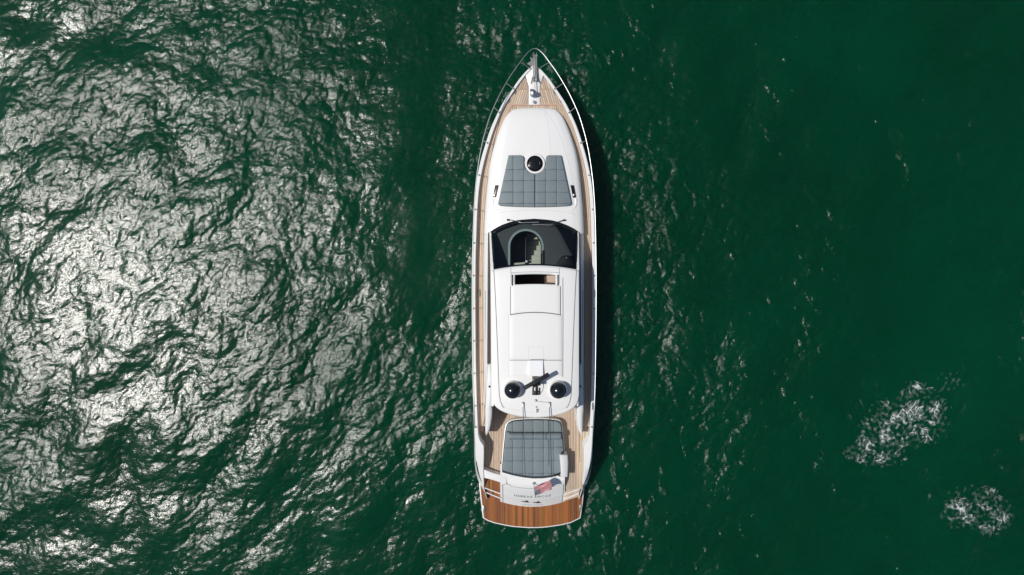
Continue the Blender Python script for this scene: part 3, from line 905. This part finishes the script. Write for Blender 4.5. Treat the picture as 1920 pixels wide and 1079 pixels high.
for s in (-1, 1):
    gut = [(77.4, 507), (75.5, 540), (72.8, 600), (70.5, 660), (69.0, 700), (67.4, 740), (65.5, 752), (61, 762.5), (58, 765)]
    seam([(s*a, b) for a, b in gut], 0.026)
    seam([(s*a, b) for a, b in [(45.5, 502.5), (45.3, 534)]], 0.014)
    seam([(s*42.8, 515.5), (s*42.8, 536)], 0.06, 0.004, 'dark', name='sunroof_track')
    seam([(s*39.7, 514.5), (s*39.7, 536)], 0.02, 0.012, 'brightwhite', name='sunroof_track')
seam([(-45, 511.8), (-20, 510.4), (0, 510), (20, 510.4), (45, 511.8)], 0.014)
seam([(-58, 765), (-40, 769), (-15, 772.6), (0, 773.2), (15, 772.6), (40, 769), (58, 765)], 0.010, mat='faint')
# sliding sunroof panel, fixed panel behind it
def rpanel(name, d0, d1, fa, fb, up, th, mat='offwhite'):
    n1, n2 = 13, 9
    def g(i, j):
        dx = d0+(d1-d0)*i/(n1-1); return rp(dx, fa(dx)+(fb(dx)-fa(dx))*j/(n2-1), up)
    v, f = g_grid(n1, n2, g); o = mk(name, v, f, mat, roof)
    m = o.modifiers.new('solid', 'SOLIDIFY'); m.thickness = th; m.offset = -1
    b = o.modifiers.new('bev', 'BEVEL'); b.width = 0.008; b.segments = 2
    return o
bow = lambda c, k: (lambda dx: c + k*(dx/46)**2)
rpanel('sunroof_panel', -45.2, 46.5, bow(533.2, 3.6), bow(585.3, 4.4), 0.030, 0.03)
rpanel('roof_panel', -47.5, 49.5, bow(586.9, 4.4), bow(675.0, 0.2), 0.018, 0.018)
rpanel('roof_panel', -48.5, 50.0, bow(676.2, 0.2), bow(705.6, 0.2), 0.012, 0.012)
seam([(d, 586.1 + 4.4*(d/46)**2) for d in np.linspace(-47, 49, 9)], 0.034, 0.006)
seam([(-48, 675.6), (50, 675.8)], 0.02, 0.006)
seam([(-46.3, 537), (-46.3, 590)], 0.022, 0.006); seam([(47.6, 537), (47.6, 590)], 0.016, 0.006)
seam([(51.8, 521), (52.0, 600), (51.6, 707)], 0.024)
seam([(-50.2, 590), (-49.6, 640), (-49.0, 707)], 0.010, mat='faint')
seam([(-12.5, 650.5), (15.5, 650.5), (15.5, 674.5)], 0.010, 0.023, 'faint'); seam([(-12.5, 650.5), (-12.5, 674.5)], 0.010, 0.023, 'faint')
# raised white locker ahead of the radar, wedge shaped
a, b, c, d = rp(-12.0, 675.8), rp(14.6, 675.8), rp(14.6, 704.8), rp(-12.0, 704.8)
V = [a, b, c, d, (a[0], a[1], a[2]+.07), (b[0], b[1], b[2]+.07), (c[0], c[1], c[2]+.16), (d[0], d[1], d[2]+.16)]
mast = mk('radar_plinth', V, [(0, 1, 5, 4), (1, 2, 6, 5), (2, 3, 7, 6), (3, 0, 4, 7), (4, 5, 6, 7)], 'brightwhite', roof, smooth=False)
bv = mast.modifiers.new('bev', 'BEVEL'); bv.width = 0.015; bv.segments = 2
v, f = g_tube([rp(-10, 674.3, .06), rp(16, 674.3, .06)], 0.012, 6); mk('plinth_hinge', v, f, 'galv', mast)
# radar: bracket, gearbox, open array
zr0 = zroof(0, 720)
m = MB()
for q in ([(998.0, 728), (999.6, 728), (999.6, 741.5), (998.0, 741.5)], [(1003.8, 722), (1006.2, 722), (1006.2, 741.5), (1003.8, 741.5)], [(1010.2, 728), (1011.8, 728), (1011.8, 741.5), (1010.2, 741.5)],
          [(998.0, 733.8), (1011.8, 733.8), (1011.8, 741.5), (998.0, 741.5)], [(998.0, 706.5), (1007.5, 706.5), (1007.5, 725), (998.0, 725)]):
    v, f = g_prism([P(a, b, zr0+.1) for a, b in q], zr0+(.07 if q[0][1] > 725 else .12), zr0-0.03, 0.01); m.add(v, f)
radar = m.build('radar_bracket', 'black', yacht)
for sx in (999.5, 1010):
    x, y, z = P(sx, 737, zr0+.08); v, f = g_lathe(x, y, [(0.014, z-.02), (0.014, z+.005), (0.001, z+.006)], 8); mk('bolt', v, f, 'galv', radar)
v, f = g_prism([P(a, b, 4.15) for a, b in ((998.5, 709), (1012.8, 709), (1014.0, 716), (1014.0, 723.5), (998.8, 723.5))], 4.18, zr0+0.05, 0.05); mk('radar_gearbox', v, f, 'black', radar)
cx, cy, cz = P(1005.4, 715.6, 4.36)
an = R(29.4); L, Wd, Hh = 1.14, 0.165, 0.085
V = []; prof = [(-Wd/2, -Hh*.5), (-Wd/2, Hh*.25), (-Wd*.3, Hh*.5), (Wd*.3, Hh*.5), (Wd/2, Hh*.25), (Wd/2, -Hh*.5)]
for e in (-L/2, -L/2+0.015, L/2-0.015, L/2):
    sh = 0.94 if abs(e) == L/2 else 1
    for p, q in prof:
        V.append((cx+e*math.cos(an)-p*sh*math.sin(an), cy+e*math.sin(an)+p*sh*math.cos(an), cz+q*sh))
n = 6; Fq = [(j*n+i, j*n+(i+1) % n, (j+1)*n+(i+1) % n, (j+1)*n+i) for j in range(3) for i in range(n)] + [tuple(range(n)), tuple(range(3*n, 4*n))]
mk('radar_array', V, Fq, 'black', radar, angle=30)
v, f = g_lathe(cx, cy, [(0.06, 4.1), (0.06, 4.33), (0.001, 4.33)], 16); mk('radar_shaft', v, f, 'black', radar)
pts = smooth_pts([rp(8.0, 740, 0.02), rp(13, 733, 0.02), rp(15, 725, .02), rp(14, 718, .05)], 6)
v, f = g_tube(pts, 0.012, 6); mk('radar_cable', v, f, 'galv', radar)
# radomes
for px in (961.4, 1047.2):
    x, y, _ = P(px, 733.0, 4.05)
    z0 = zr0-0.05
    v, f = g_lathe(x, y, [(0.375, z0), (0.37, z0+.05), (0.355, z0+.12), (0.345, z0+.16), (0.001, z0+.16)], 40); dome = mk('radome_base', v, f, 'brightwhite', yacht)
    pr = [(0.33, z0+.14), (0.338, z0+.2), (0.338, z0+.30)] + [(0.338*math.cos(t), z0+.30+0.30*math.sin(t)) for t in np.linspace(0.12, 1.5, 10)] + [(0.001, z0+.60)]
    v, f = g_lathe(x, y, pr, 40); mk('radome', v, f, 'dome', dome, angle=80)
# whip antennas folded aft
for px, pe in ((980.3, 984.8), (1030.0, 1034.6)):
    bx0 = P(px, 756, 3.70)
    v, f = g_lathe(bx0[0], bx0[1], [(0.045, 3.58), (0.045, 3.66), (0.025, 3.68), (0.025, 3.76), (0.001, 3.77)], 12); ab = mk('antenna_base', v, f, 'galv', yacht)
    v, f = g_tube([(bx0[0]-.05, bx0[1], 3.70), (bx0[0]+.05, bx0[1], 3.70)], 0.015, 6); mk('antenna_pivot', v, f, 'galv', ab)
    p1 = P(px+0.3, 763, 3.74); p2 = P(pe, 896, 3.66)
    v, f = g_tube([(bx0[0], bx0[1], 3.74), p1], 0.024, 8); mk('antenna_ferrule', v, f, 'brightwhite', ab)
    v, f = g_tube([p1, tuple((p1[k]+p2[k])/2 + (0.03 if k == 2 else 0) for k in range(3)), p2], 0.016, 7, r_end=0.012); mk('antenna_whip', v, f, 'black', ab)
# horn, GPS mushroom, mast light cluster with three small fittings
x, y, z = P(1004.2, 751.8, 3.75); zq = zroof(0, 752)
v, f = g_lathe(x, y, [(0.05, zq-.02), (0.05, zq+.05), (0.03, zq+.09), (0.001, zq+.1)], 16); gp = mk('light_mast', v, f, 'galv', yacht)
x2, y2, _ = P(1029.8, 755.5, 3.9)
for px, py, h, r in ((1005.5, 763, .05, .035), (1007, 768.5, .07, .05), (1007, 772, .05, .04)):
    x, y, z = P(px, py, 3.6); zz = zroof(px-1004, py)
    v, f = g_lathe(x, y, [(r, zz-.02), (r, zz+h*.6), (r*.6, zz+h), (0.001, zz+h)], 14); mk('roof_fitting', v, f, 'galv', yacht)
v, f = g_tube([(P(1004.2, 751.8, 3.7)[0], P(1004.2, 751.8, 3.7)[1], zq+.02), P(1010, 753.2, zroof(10, 753)+.015), P(1029, 755.2, zroof(28, 755)+.02)], 0.010, 6); mk('cable_run', v, f, 'galv', yacht)
m = MB()
for dx, dy in ((0.03, 0.13), (0.03, -0.13), (0.16, -0.01)):
    v, f = g_tube([(bx0[0]+.02, bx0[1], 3.95), (bx0[0]+.02+dx*.6, bx0[1]+dy*.7, 3.95)], 0.008, 5); m.add(v, f)
    v, f = g_prism([(bx0[0]+.02+dx+math.cos(t)*(.05 if dx < .1 else .07), bx0[1]+dy+math.sin(t)*.035) for t in np.linspace(0, 2*math.pi, 13)[:-1]], 3.96, 3.93); m.add(v, f)
m.v = [(x-0.27+0.30*0, y, z) for x, y, z in m.v]
# ---- side deck aft steps and cockpit
v, f = g_prism([S(a, b, 1.2) for a, b in ((-93.5, 690), (93.5, 690), (93.5, 917), (61.5, 918), (-40, 903), (-93.5, 888))], 1.182, 0.9)
cock = mk('cockpit_sole', v, f, 'caulk', yacht)
poly = [S(a, b, 1.2)[:2] for a, b in ((-92.5, 722), (92.5, 722), (92.5, 917), (61.5, 918), (58, 905), (-40, 902.5), (-92.5, 887.5))]
planks(poly, 1.2, 0, 0.07, 0.013, 0.016, 'teak', cock)
for s in (-1, 1):
    # outboard passage, one step below the side deck
    o1 = lambda py: HWf(Y(py, 1.8)) - GWf(min(Y(py, 1.8), Y(823, 1.8)))
    for (pa, pb, z, mt) in ((799, 809.5, 1.46, 'teak_dark'), (809.5, 840, 1.19, 'teak')):
        ya_, yb_ = Y(pa, z), Y(pb, z)
        xo = M(108.0 if pa < 805 else 107, z); xi = M(93, z)
        if pa > 805:
            q = [(XC+s*xi, ya_), (XC+s*xo, ya_), (XC+s*M(106.5, z), Y(822, z)), (XC+s*xi, Y(836, z))]
        else:
            q = [(XC+s*xi, ya_), (XC+s*xo, ya_), (XC+s*xo, yb_), (XC+s*xi, yb_)]
        v, f = g_prism(q, z-.018, 0.9); st_ = mk('side_step', v, f, 'caulk', yacht)
        planks(q, z, 0, 0.066, 0.009, 0.016, mt, st_)

# forward bulkhead of the deck step (white risers)
for s in (-1, 1):
    yq = Y(799.3, 1.7)
    q = [(XC+s*M(92, 1.7), yq+.03), (XC+s*M(108.5, 1.7), yq+.03), (XC+s*M(108.5, 1.7), yq), (XC+s*M(92, 1.7), yq)]
    v, f = g_prism(q, DZ(yq)-0.004, 0.9); mk('deck_riser', v, f, 'white', yacht, smooth=False)
    # cockpit side wall inside the wing
    q = [S(s*a, b, 1.9)[:2] for a, b in ((93.6, 838), (95.0, 838), (95.0, 905), (93.6, 905))]

# ---- stern sun pad island
SPZ = 1.70
padpx = [(968, 788.6), (985, 787.2), (1010, 786.8), (1030, 787.4), (1044, 789.2), (1049.5, 791.5), (1052.5, 797), (1054.5, 815), (1056.5, 838), (1057.5, 860), (1057, 880), (1050, 891.0), (1036, 895.6), (1018, 898), (999, 898.2), (980, 896), (960, 892), (941.5, 886.5), (941.5, 876), (944.5, 840), (947.5, 810), (949.5, 799.5), (953, 794), (959, 790.4)]
basepoly = ccw(pxpoly(padpx, SPZ))
bp = inset(basepoly, -0.045)
v, f = g_prism(bp, SPZ-0.09, 1.15, 0.03); isl = mk('sun_pad_island', v, f, 'white', yacht)
v, f = g_prism(inset(basepoly, -0.004), SPZ-0.065, SPZ-0.1); mk('island_gap', v, f, 'navy', isl)

def cushion(name, poly, xsplit, ysplit, zf, th, label, group=None, rim=0.0):
    """quilted cushion: every stitched panel is a piece of its own on a thin base"""
    poly = ccw(dedupe([q[:2] for q in poly]))
    cxm = sum(p[0] for p in poly)/len(poly); cym = sum(p[1] for p in poly)/len(poly)
    t = thing(name, (cxm, cym, zf(cxm, cym)), label, 'sun pad', group)
    v, f = g_prism(poly, lambda x, y: zf(x, y)+th*0.88, lambda x, y: zf(x, y)); mk('base_pad', v, f, 'vinyl_dark', t, smooth=False)
    X0 = [-1e3]+list(xsplit)+[1e3]; Y0 = [-1e3]+sorted(ysplit)+[1e3]
    for i in range(len(X0)-1):
        for j in range(len(Y0)-1):
            q = clip_half(poly, 1, 0, X0[i+1]); q = clip_half(q, -1, 0, -X0[i]); q = clip_half(q, 0, 1, Y0[j+1]); q = clip_half(q, 0, -1, -Y0[j])
            q = dedupe(q, 2e-3)
            if len(q) < 3 or abs(area2(q)) < 4e-3: continue
            q = ccw(q); q0 = inset(q, 0.0025); 
            rings = [(q0, th*.8)]
            for d, h in ((0.007, .95), (0.02, 1.0), (0.05, 1.03)):
                qq = inset(q, d)
                if area2(qq) <= 0.1*area2(q): break
                rings.append((qq, th*h))
            nn = len(q); V = []; Fq = []
            for r, h in rings: V += [(x, y, zf(x, y)+h) for x, y in r]
            for k in range(len(rings)-1):
                for a in range(nn):
                    b = (a+1) % nn; Fq.append((k*nn+a, k*nn+b, (k+1)*nn+b, (k+1)*nn+a))
            top = [Vector((V[(len(rings)-1)*nn+a][0], V[(len(rings)-1)*nn+a][1], 0)) for a in range(nn)]
            bb = (len(rings)-1)*nn
            Fq += [tuple(bb+a for a in tr) for tr in tessellate_polygon([top])]
            mk('quilted_panel', V, Fq, 'vinyl', t, angle=75)
    return t
def densify(poly, d=0.12):
    out = []
    for i in range(len(poly)):
        a, b = poly[i], poly[(i+1) % len(poly)]
        k = max(1, int(math.hypot(b[0]-a[0], b[1]-a[1])/d))
        for t in range(k): out.append((a[0]+(b[0]-a[0])*t/k, a[1]+(b[1]-a[1])*t/k))
    return out
zs = SPZ+.05
padpoly = inset(ccw(pxpoly([(a, b-4.2 if b > 884 else b) for a, b in padpx], SPZ)), 0.018)
stern_pad = cushion('sun_pad', padpoly, [X(p, zs) for p in (961.5, 980.6, 999.8, 1019.3, 1038.5)], [Y(p, zs) for p in (811, 840, 864.6, 888.5)],
        lambda x, y: SPZ-0.06, 0.12, 'large grey quilted sun pad filling the stern cockpit')
# bolster
bo = thing('bolster_cushion', P(1003, 817, SPZ+.06), 'long grey bolster cushion lying across the stern sun pad', 'cushion')
segs = [(953.8, 980.3), (980.9, 999.5), (1000.1, 1019.0), (1019.6, 1051.6)]
for a, b in segs:
    m = MB(); nseg = 12; V = []; n = 14
    xa, xb = X(a, SPZ+.15), X(b, SPZ+.15); yc_ = Y(817.4, SPZ+.12)
    for k in range(nseg+1):
        t = k/nseg; x = xa+(xb-xa)*t
        e = min(t, 1-t)*(xb-xa); rr = 1 - 0.10*max(0, 1-e/0.05)**2
        for i in range(n):
            q = 2*math.pi*i/n
            V.append((x, yc_+0.155*rr*math.cos(q), SPZ+.06+max(0, 0.115+0.145*rr*math.sin(q))))
    Fq = [(k*n+i, k*n+(i+1) % n, (k+1)*n+(i+1) % n, (k+1)*n+i) for k in range(nseg) for i in range(n)] + [tuple(range(n)), tuple(range(nseg*n, (nseg+1)*n))]
    mk('bolster_section', V, Fq, 'vinyl', bo, angle=60)

# ---- bow sun pads
for s, lab in ((-1, 'left half of the grey quilted sun pad on the foredeck'), (1, 'right half of the grey quilted sun pad on the foredeck')):
    pc = 1002.6; zz = 2.52
    arc = [(20.0*math.sin(t), 307.7+20.0*math.cos(t)) for t in np.linspace(R(88), R(2), 12)]   # dx, py
    pl = [(49.0, 293.2), (26, 293.2), (22.5, 294.5), (20.6, 298)] + arc + [(0.5, 389.8), (30, 389.2), (58, 387.6), (64.5, 386.6), (67.6, 384.8), (68.4, 382)]
    poly = densify([P(pc+s*a, b, zz)[:2] for a, b in pl], 0.15)
    cushion('sun_pad', poly, sorted([X(pc+s*q, zz) for q in (20.4, 40.6)]), [Y(p, zz) for p in (319.4, 340.2, 361.8, 383)],
            lambda x, y: zcoach(x, y)+0.012, 0.10, lab, 'foredeck sun pads')

# ---- white wing backrest beside the stern pad
q = [P(a, b, 2.0) for a, b in ((1049.0, 852.5), (1057, 853.6), (1064.6, 854.5), (1066, 868), (1065.6, 884), (1064.6, 896.5), (1052.4, 896.0), (1051.6, 878), (1050.4, 864))]
xl, xr = P(1049, 870, 2)[0], P(1066, 870, 2)[0]
v, f = g_prism(q, lambda x, y: 2.02-0.13*((x-xl)/(xr-xl))**1.6, 1.3, 0.045); wing = mk('side_backrest', v, f, 'white', yacht, angle=50)
x, y, z = P(1054.5, 850.5, 1.9); v, f = g_prism([(x-.05, y-.06), (x+.05, y-.06), (x+.05, y+.05), (x-.05, y+.05)], 1.92, 1.6, 0.015); mk('backrest_hinge', v, f, 'black', wing)
x, y, z = P(1052.5, 894, 1.8); v, f = g_tube(smooth_pts([P(1040, 893, 1.76), P(1046, 891, 1.86), P(1051, 893.5, 1.9)], 5), 0.03, 7); mk('backrest_arm', v, f, 'black', wing)

# ---- transom / garage block
TC = 998.5; TH_ = 60.5
TZ = Pchip([880, 897, 907, 912, 922, 933, 936.5, 939, 946, 951.5], [1.62, 1.63, 1.61, 1.57, 1.36, 1.04, 0.95, 0.86, 0.62, 0.43])
def tz(px, py):
    u = (px-TC)/TH_; return TZ(py + 10*u*u)
def tp(px, py, up=0.0):
    z = tz(px, py); p = P(px, py, z); return (p[0], p[1]-up*0.6, p[2]+up)
rows = [880, 890, 897, 903, 907, 909.5, 912, 917, 922, 928, 933, 935, 936.5, 938, 940, 943, 946, 949, 951.5]
ut = np.linspace(-1, 1, 29)
def tg(i, j):
    px = TC+ut[i]*TH_; return tp(px, rows[j]-10*ut[i]**2)
v, f = g_grid(len(ut), len(rows), tg)
nt_ = len(v)
for e in (0, len(ut)-1):
    for j in range(len(rows)):
        p = v[j*len(ut)+e]; v.append((p[0], p[1], 0.4))
    for j in range(len(rows)-1):
        b0 = nt_ + (0 if e == 0 else len(rows)); f.append((j*len(ut)+e, (j+1)*len(ut)+e, b0+j+1, b0+j))
trans = mk('transom', v, f, 'white', yacht, angle=28)
def tseam(pts, wd=0.014, mat='seam'):
    v, f = ribbon([tp(a, b, 0.005) for a, b in dense(pts, 8)], wd); return mk('transom_seam', v, f, mat, trans)
tseam([(949.6, 897.5), (949.6, 907.2)], 0.018)
tseam([(942.7, 908.3), (956.3, 908.8), (956.6, 911.8), (970, 914.2), (985, 915.8), (1000, 916.2), (1020, 915.2), (1040, 912.0), (1056.5, 908.0)], 0.012)
tseam([(942.6, 908.5), (942.9, 925), (943.0, 942.5)], 0.026)
tseam([(1056.4, 908.5), (1055.8, 925), (1053.6, 943)], 0.022)
# yacht's name
def place_text(txt, px, py, hpx, wpx, mat, bend):
    cu = bpy.data.curves.new('t', 'FONT'); cu.body = txt; cu.resolution_u = 2
    o = bpy.data.objects.new('t', cu); C.objects.link(o)
    dg = bpy.context.evaluated_depsgraph_get(); me = o.evaluated_get(dg).to_mesh()
    vs_ = [v.co.copy() for v in me.vertices]; fs = [tuple(p.vertices) for p in me.polygons]
    o.to_mesh_clear(); bpy.data.objects.remove(o); bpy.data.curves.remove(cu)
    x0 = min(v.x for v in vs_); x1 = max(v.x for v in vs_); y0 = min(v.y for v in vs_); y1 = max(v.y for v in vs_)
    V = []
    for q in vs_:
        a = px + ((q.x-x0)/(x1-x0)-0.5)*wpx; b = py - (q.y-y0)/(y1-y0)*hpx
        V.append(tp(a, b+bend(a), 0.007))
    return mk('letter', V, fs, mat, trans, smooth=False)
bend = lambda px: -9.0*((px-TC)/TH_)**2
lx = [(966.3, 'H', 4.6), (972.2, 'A', 5.2), (978.3, 'B', 4.6), (984.0, 'E', 4.2), (989.8, 'A', 5.2), (996.0, 'S', 4.6), (1006.0, 'O', 5.6), (1012.2, 'R', 4.6), (1018.0, 'C', 4.8), (1024.4, 'A', 5.2), (1030.8, 'S', 4.6)]
for px, ch, wd in lx: place_text(ch, px, 933.7, 3.7, wd, 'letter', bend)
for k in range(13):  # plain grey bars standing in for the illegible port name
    px = 981 + k*3.0
    if k == 6: continue
    b = bend(px); q = [tp(px-0.8, 946.2+b, .007), tp(px+0.8, 946.2+b, .007), tp(px+0.8, 948.0+b, .007), tp(px-0.8, 948.0+b, .007)]
    mk('port_name_mark', q, [(0, 1, 2, 3)], 'faint', trans, smooth=False)
# two orca silhouettes
orca = [(-9, 0.2), (-6.2, -0.5), (-3, -0.7), (1.2, -1.1), (2.2, -3.0), (3.0, -3.4), (3.3, -1.0), (5.5, -0.3), (8.4, 0.9), (5.5, 1.2), (2, 1.4), (-1.5, 1.0), (-4.5, 0.4), (-7.5, 0.7)]
for cxp, cyp, an_ in ((985.5, 940.6, 0.09), (1006.8, 942.3, -0.04)):
    q = [tp(cxp+a*math.cos(an_)-b*math.sin(an_), cyp+a*math.sin(an_)+b*math.cos(an_), 0.008) for a, b in orca]
    tri = tessellate_polygon([[Vector((p[0], p[1], 0)) for p in q]])
    mk('orca_emblem', q, [tuple(t) for t in tri], 'black', trans, smooth=False)

# ---- curved white wall left of the transom, boarding steps
arcw = [(907.6, 880.8), (915, 883.6), (925, 887.3), (940, 891.6), (950, 894.2)]
arco = [(950, 909), (938.4, 905.2), (930, 902.4), (918, 898.8), (908.2, 896.6)]
v, f = g_prism([P(a, b, 1.63) for a, b in arcw+arco], 1.636, 0.45, 0.02); mk('aft_bulkhead', v, f, 'white', yacht)
def step(qpx, z, mat, nose, zlow=0.4):
    q = [P(a, b, z)[:2] for a, b in qpx]
    v, f = g_prism(q, z-.016, zlow); o = mk('boarding_step', v, f, 'white', yacht, smooth=False)
    planks(q, z, 0, (lambda: random.uniform(.07, .11)) if mat == 'varnish' else 0.066, 0.008, 0.014, mat, o)
    a, b = [P(c, d, z+.02) for c, d in nose]
    v, f = g_tube([a, b], 0.026, 8); mk('step_nosing', v, f, 'brightwhite', o)
step([(908.5, 896), (938.5, 904), (938.5, 925.5), (908.8, 914.5)], 0.98, 'varnish', [(909, 915.2), (938.5, 926.3)])
step([(909, 914), (938.5, 925), (938.5, 934.2), (910, 922.5)], 0.76, 'varnish', [(910, 923.2), (938.8, 935.0)])
step([(1059.5, 916), (1089, 914.5), (1086.0, 923.5), (1059.5, 931.5)], 0.98, 'teak', [(1059.0, 927.0), (1087.5, 916.4)])
step([(1059, 931), (1086.5, 922.5), (1085.0, 931.5), (1058.0, 940)], 0.76, 'teak', [(1058.0, 936.2), (1085.6, 925.6)])

# ---- swim platform
zp = 0.46
aft = [(907.3, 971), (915, 975.5), (927, 979.8), (940.4, 982.8), (962, 986.8), (989.7, 988.8), (1008, 988.8), (1025, 987.6), (1050, 984), (1070, 979.3), (1086.6, 971)]
plat = [(900.6, 912), (903, 935)] + aft + [(1090.5, 945), (1093.4, 918), (1093.4, 905), (900.6, 905)]
platpoly = ccw(pxpoly(plat, zp))
v, f = g_prism(inset(platpoly, -0.06), zp-0.012, 0.18, 0.05); pf = mk('swim_platform', v, f, 'white', yacht)
planks(platpoly, zp, 0, lambda: random.choice((0.062, 0.066, 0.07, 0.09, 0.12)), 0.007, 0.02, 'varnish', pf)
for pts in ([(904.7, 948), (908.3, 948), (909.5, 958.5), (906.0, 958.5)], [(1087.0, 946.5), (1090.0, 946.5), (1088.5, 957.5), (1086.2, 957.5)]):
    v, f = g_prism([P(a, b, zp) for a, b in pts], zp+0.05, zp-0.01, 0.012); o = mk('platform_cleat', v, f, 'steel', pf)
v, f = g_prism([P(941.8, 944, zp), P(942.6, 944, zp), P(942.6, 983, zp), P(941.8, 983, zp)], zp+.002, zp-.01); mk('hatch_seam', v, f, 'caulk', pf)

# ---- guard rail
RAIL = [(91.3, 0), (92.2, 4.5), (95.5, 9.5), (103, 17), (117, 27.5), (135, 40.5), (156, 53.7), (178, 65.8), (201, 76.7), (221, 84.8), (243, 91.5), (265, 97.3), (290, 102.4), (317, 106.6), (352, 110.6), (400, 113.6), (455, 115.0), (520, 115.8), (600, 115.6), (700, 114.4), (770, 112.4), (803, 111.0)]
def rz(py): return float(np.interp(py, [91, 200, 330, 420, 770, 803], [3.12, 2.98, 2.80, 2.68, 2.55, 2.30]))
left = [S(-b, a, rz(a)) for a, b in RAIL]; right = [S(b, a, rz(a)) for a, b in RAIL]
ls = smooth_pts(left, 5); rs = smooth_pts(right, 5)
full = ls[::-1] + rs[1:]
v, f = g_tube(full, 0.018, 8)
rail = mk('guard_rail', v, f, 'steel', yacht)
Rf = Pchip([a for a, b in RAIL], [b for a, b in RAIL])
POSTS = [(117, 134.5), (156, 171), (201, 214), (264, 269.5), (327, 329), (392.8, 392.8), (455.5, 455.5), (517, 517), (579, 579), (640.4, 640.4), (701.7, 701.7), (763, 763), (803, 803)]
for s in (-1, 1):
    for a, b in POSTS:
        top = S(s*Rf(a), a, rz(a))
        yb_ = Y(b, 2.2); xb_ = HWf(yb_)-0.07
        bot = (XC+s*xb_, yb_, GZf(yb_)-0.01)
        v, f = g_tube([bot, top], 0.015, 7); st_ = mk('stanchion', v, f, 'steel', rail)
        v, f = g_lathe(bot[0], bot[1], [(0.04, bot[2]-.01), (0.04, bot[2]+.02), (0.02, bot[2]+.04), (0.001, bot[2]+.04)], 10); mk('stanchion_foot', v, f, 'steel', st_)

# ================================================================ FLAG
sb_ = Vector(P(1001.0, 906.5, 1.62)); stp = Vector(P(1003.6, 933.5, 2.62))
flag = thing('ensign_flag', sb_, 'small red, white and blue striped flag on a leaning staff at the stern', 'flag')
v, f = g_tube([sb_, stp], 0.014, 8); staff = mk('flag_staff', v, f, 'steel', flag)
v, f = g_lathe(sb_.x, sb_.y, [(0.06, 1.60), (0.06, 1.66), (0.035, 1.69), (0.03, 1.74), (0.001, 1.74)], 14); mk('staff_socket', v, f, 'steel', staff)
def star_mat():
    m, n, l, b = new_mat('flag_canton')
    uv = n.new('ShaderNodeUVMap'); uv.uv_map = 'UVMap'
    sp = n.new('ShaderNodeSeparateXYZ'); l.new(uv.outputs[0], sp.inputs[0])
    def cell(o, k):
        a = n.new('ShaderNodeMath'); a.operation = 'MULTIPLY'; a.inputs[1].default_value = k; l.new(o, a.inputs[0])
        b_ = n.new('ShaderNodeMath'); b_.operation = 'FRACT'; l.new(a.outputs[0], b_.inputs[0])
        c = n.new('ShaderNodeMath'); c.operation = 'SUBTRACT'; c.inputs[1].default_value = 0.5; l.new(b_.outputs[0], c.inputs[0])
        d = n.new('ShaderNodeMath'); d.operation = 'POWER'; d.inputs[1].default_value = 2; l.new(c.outputs[0], d.inputs[0]); return d
    s_ = n.new('ShaderNodeMath'); s_.operation = 'ADD'; l.new(cell(sp.outputs[0], 8).outputs[0], s_.inputs[0]); l.new(cell(sp.outputs[1], 7).outputs[0], s_.inputs[1])
    lt = n.new('ShaderNodeMath'); lt.operation = 'LESS_THAN'; lt.inputs[1].default_value = 0.075; l.new(s_.outputs[0], lt.inputs[0])
    mx = n.new('ShaderNodeMix'); mx.data_type = 'RGBA'; mx.inputs[6].default_value = (0.05, 0.05, 0.12, 1); mx.inputs[7].default_value = (0.7, 0.68, 0.7, 1)
    l.new(lt.outputs[0], mx.inputs[0]); l.new(mx.outputs[2], b.inputs['Base Color']); b.inputs['Roughness'].default_value = 0.75
    return m
MT['canton'] = star_mat()
h_top = sb_.lerp(stp, 0.86); h_bot = sb_.lerp(stp, 0.28)
f_top = Vector(P(1035.5, 917.0, 2.42)); f_bot = Vector(P(1031.0, 900.5, 2.2))
nu, nv = 53, 14
V = []; 
for j in range(nv):
    t = j/(nv-1)
    for i in range(nu):
        s_ = i/(nu-1)
        p = (h_top.lerp(h_bot, t)).lerp(f_top.lerp(f_bot, t), s_)
        wv = math.sin(s_*9.0 + t*3.2)*0.05*s_**0.6 + math.sin(s_*4.2 - t*7.0)*0.05*s_**0.5
        wv2 = math.sin(s_*11.0 + t*5.0 + 1)*0.022*s_ + math.sin(t*6+s_*3)*0.015*s_
        V.append((p.x + wv2*0.3, p.y + wv2 + (0.03*math.sin(t*5)*s_), p.z + wv))
Fq = []; fm = []; cu_ = []
for j in range(nv-1):
    for i in range(nu-1):
        Fq.append((j*nu+i, j*nu+i+1, (j+1)*nu+i+1, (j+1)*nu+i))
        fm.append(2 if (i < 0.30*(nu-1) and j < 7) else (0 if j % 2 == 0 else 1))
off = wloc(flag)
me = bpy.data.meshes.new('flag_cloth'); me.from_pydata([(a-off.x, b-off.y, c-off.z) for a, b, c in V], [], Fq)
for k in ('red', 'flagwhite', 'canton'): me.materials.append(MT[k])
me.polygons.foreach_set('material_index', fm); me.polygons.foreach_set('use_smooth', [True]*len(fm))
uvl = me.uv_layers.new(name='UVMap')
for lp in me.loops:
    i, j = lp.vertex_index % nu, lp.vertex_index // nu
    uvl.data[lp.index].uv = (i/(0.30*(nu-1)), j/7.0)
fo = bpy.data.objects.new('flag_cloth', me); C.objects.link(fo); fo.parent = flag
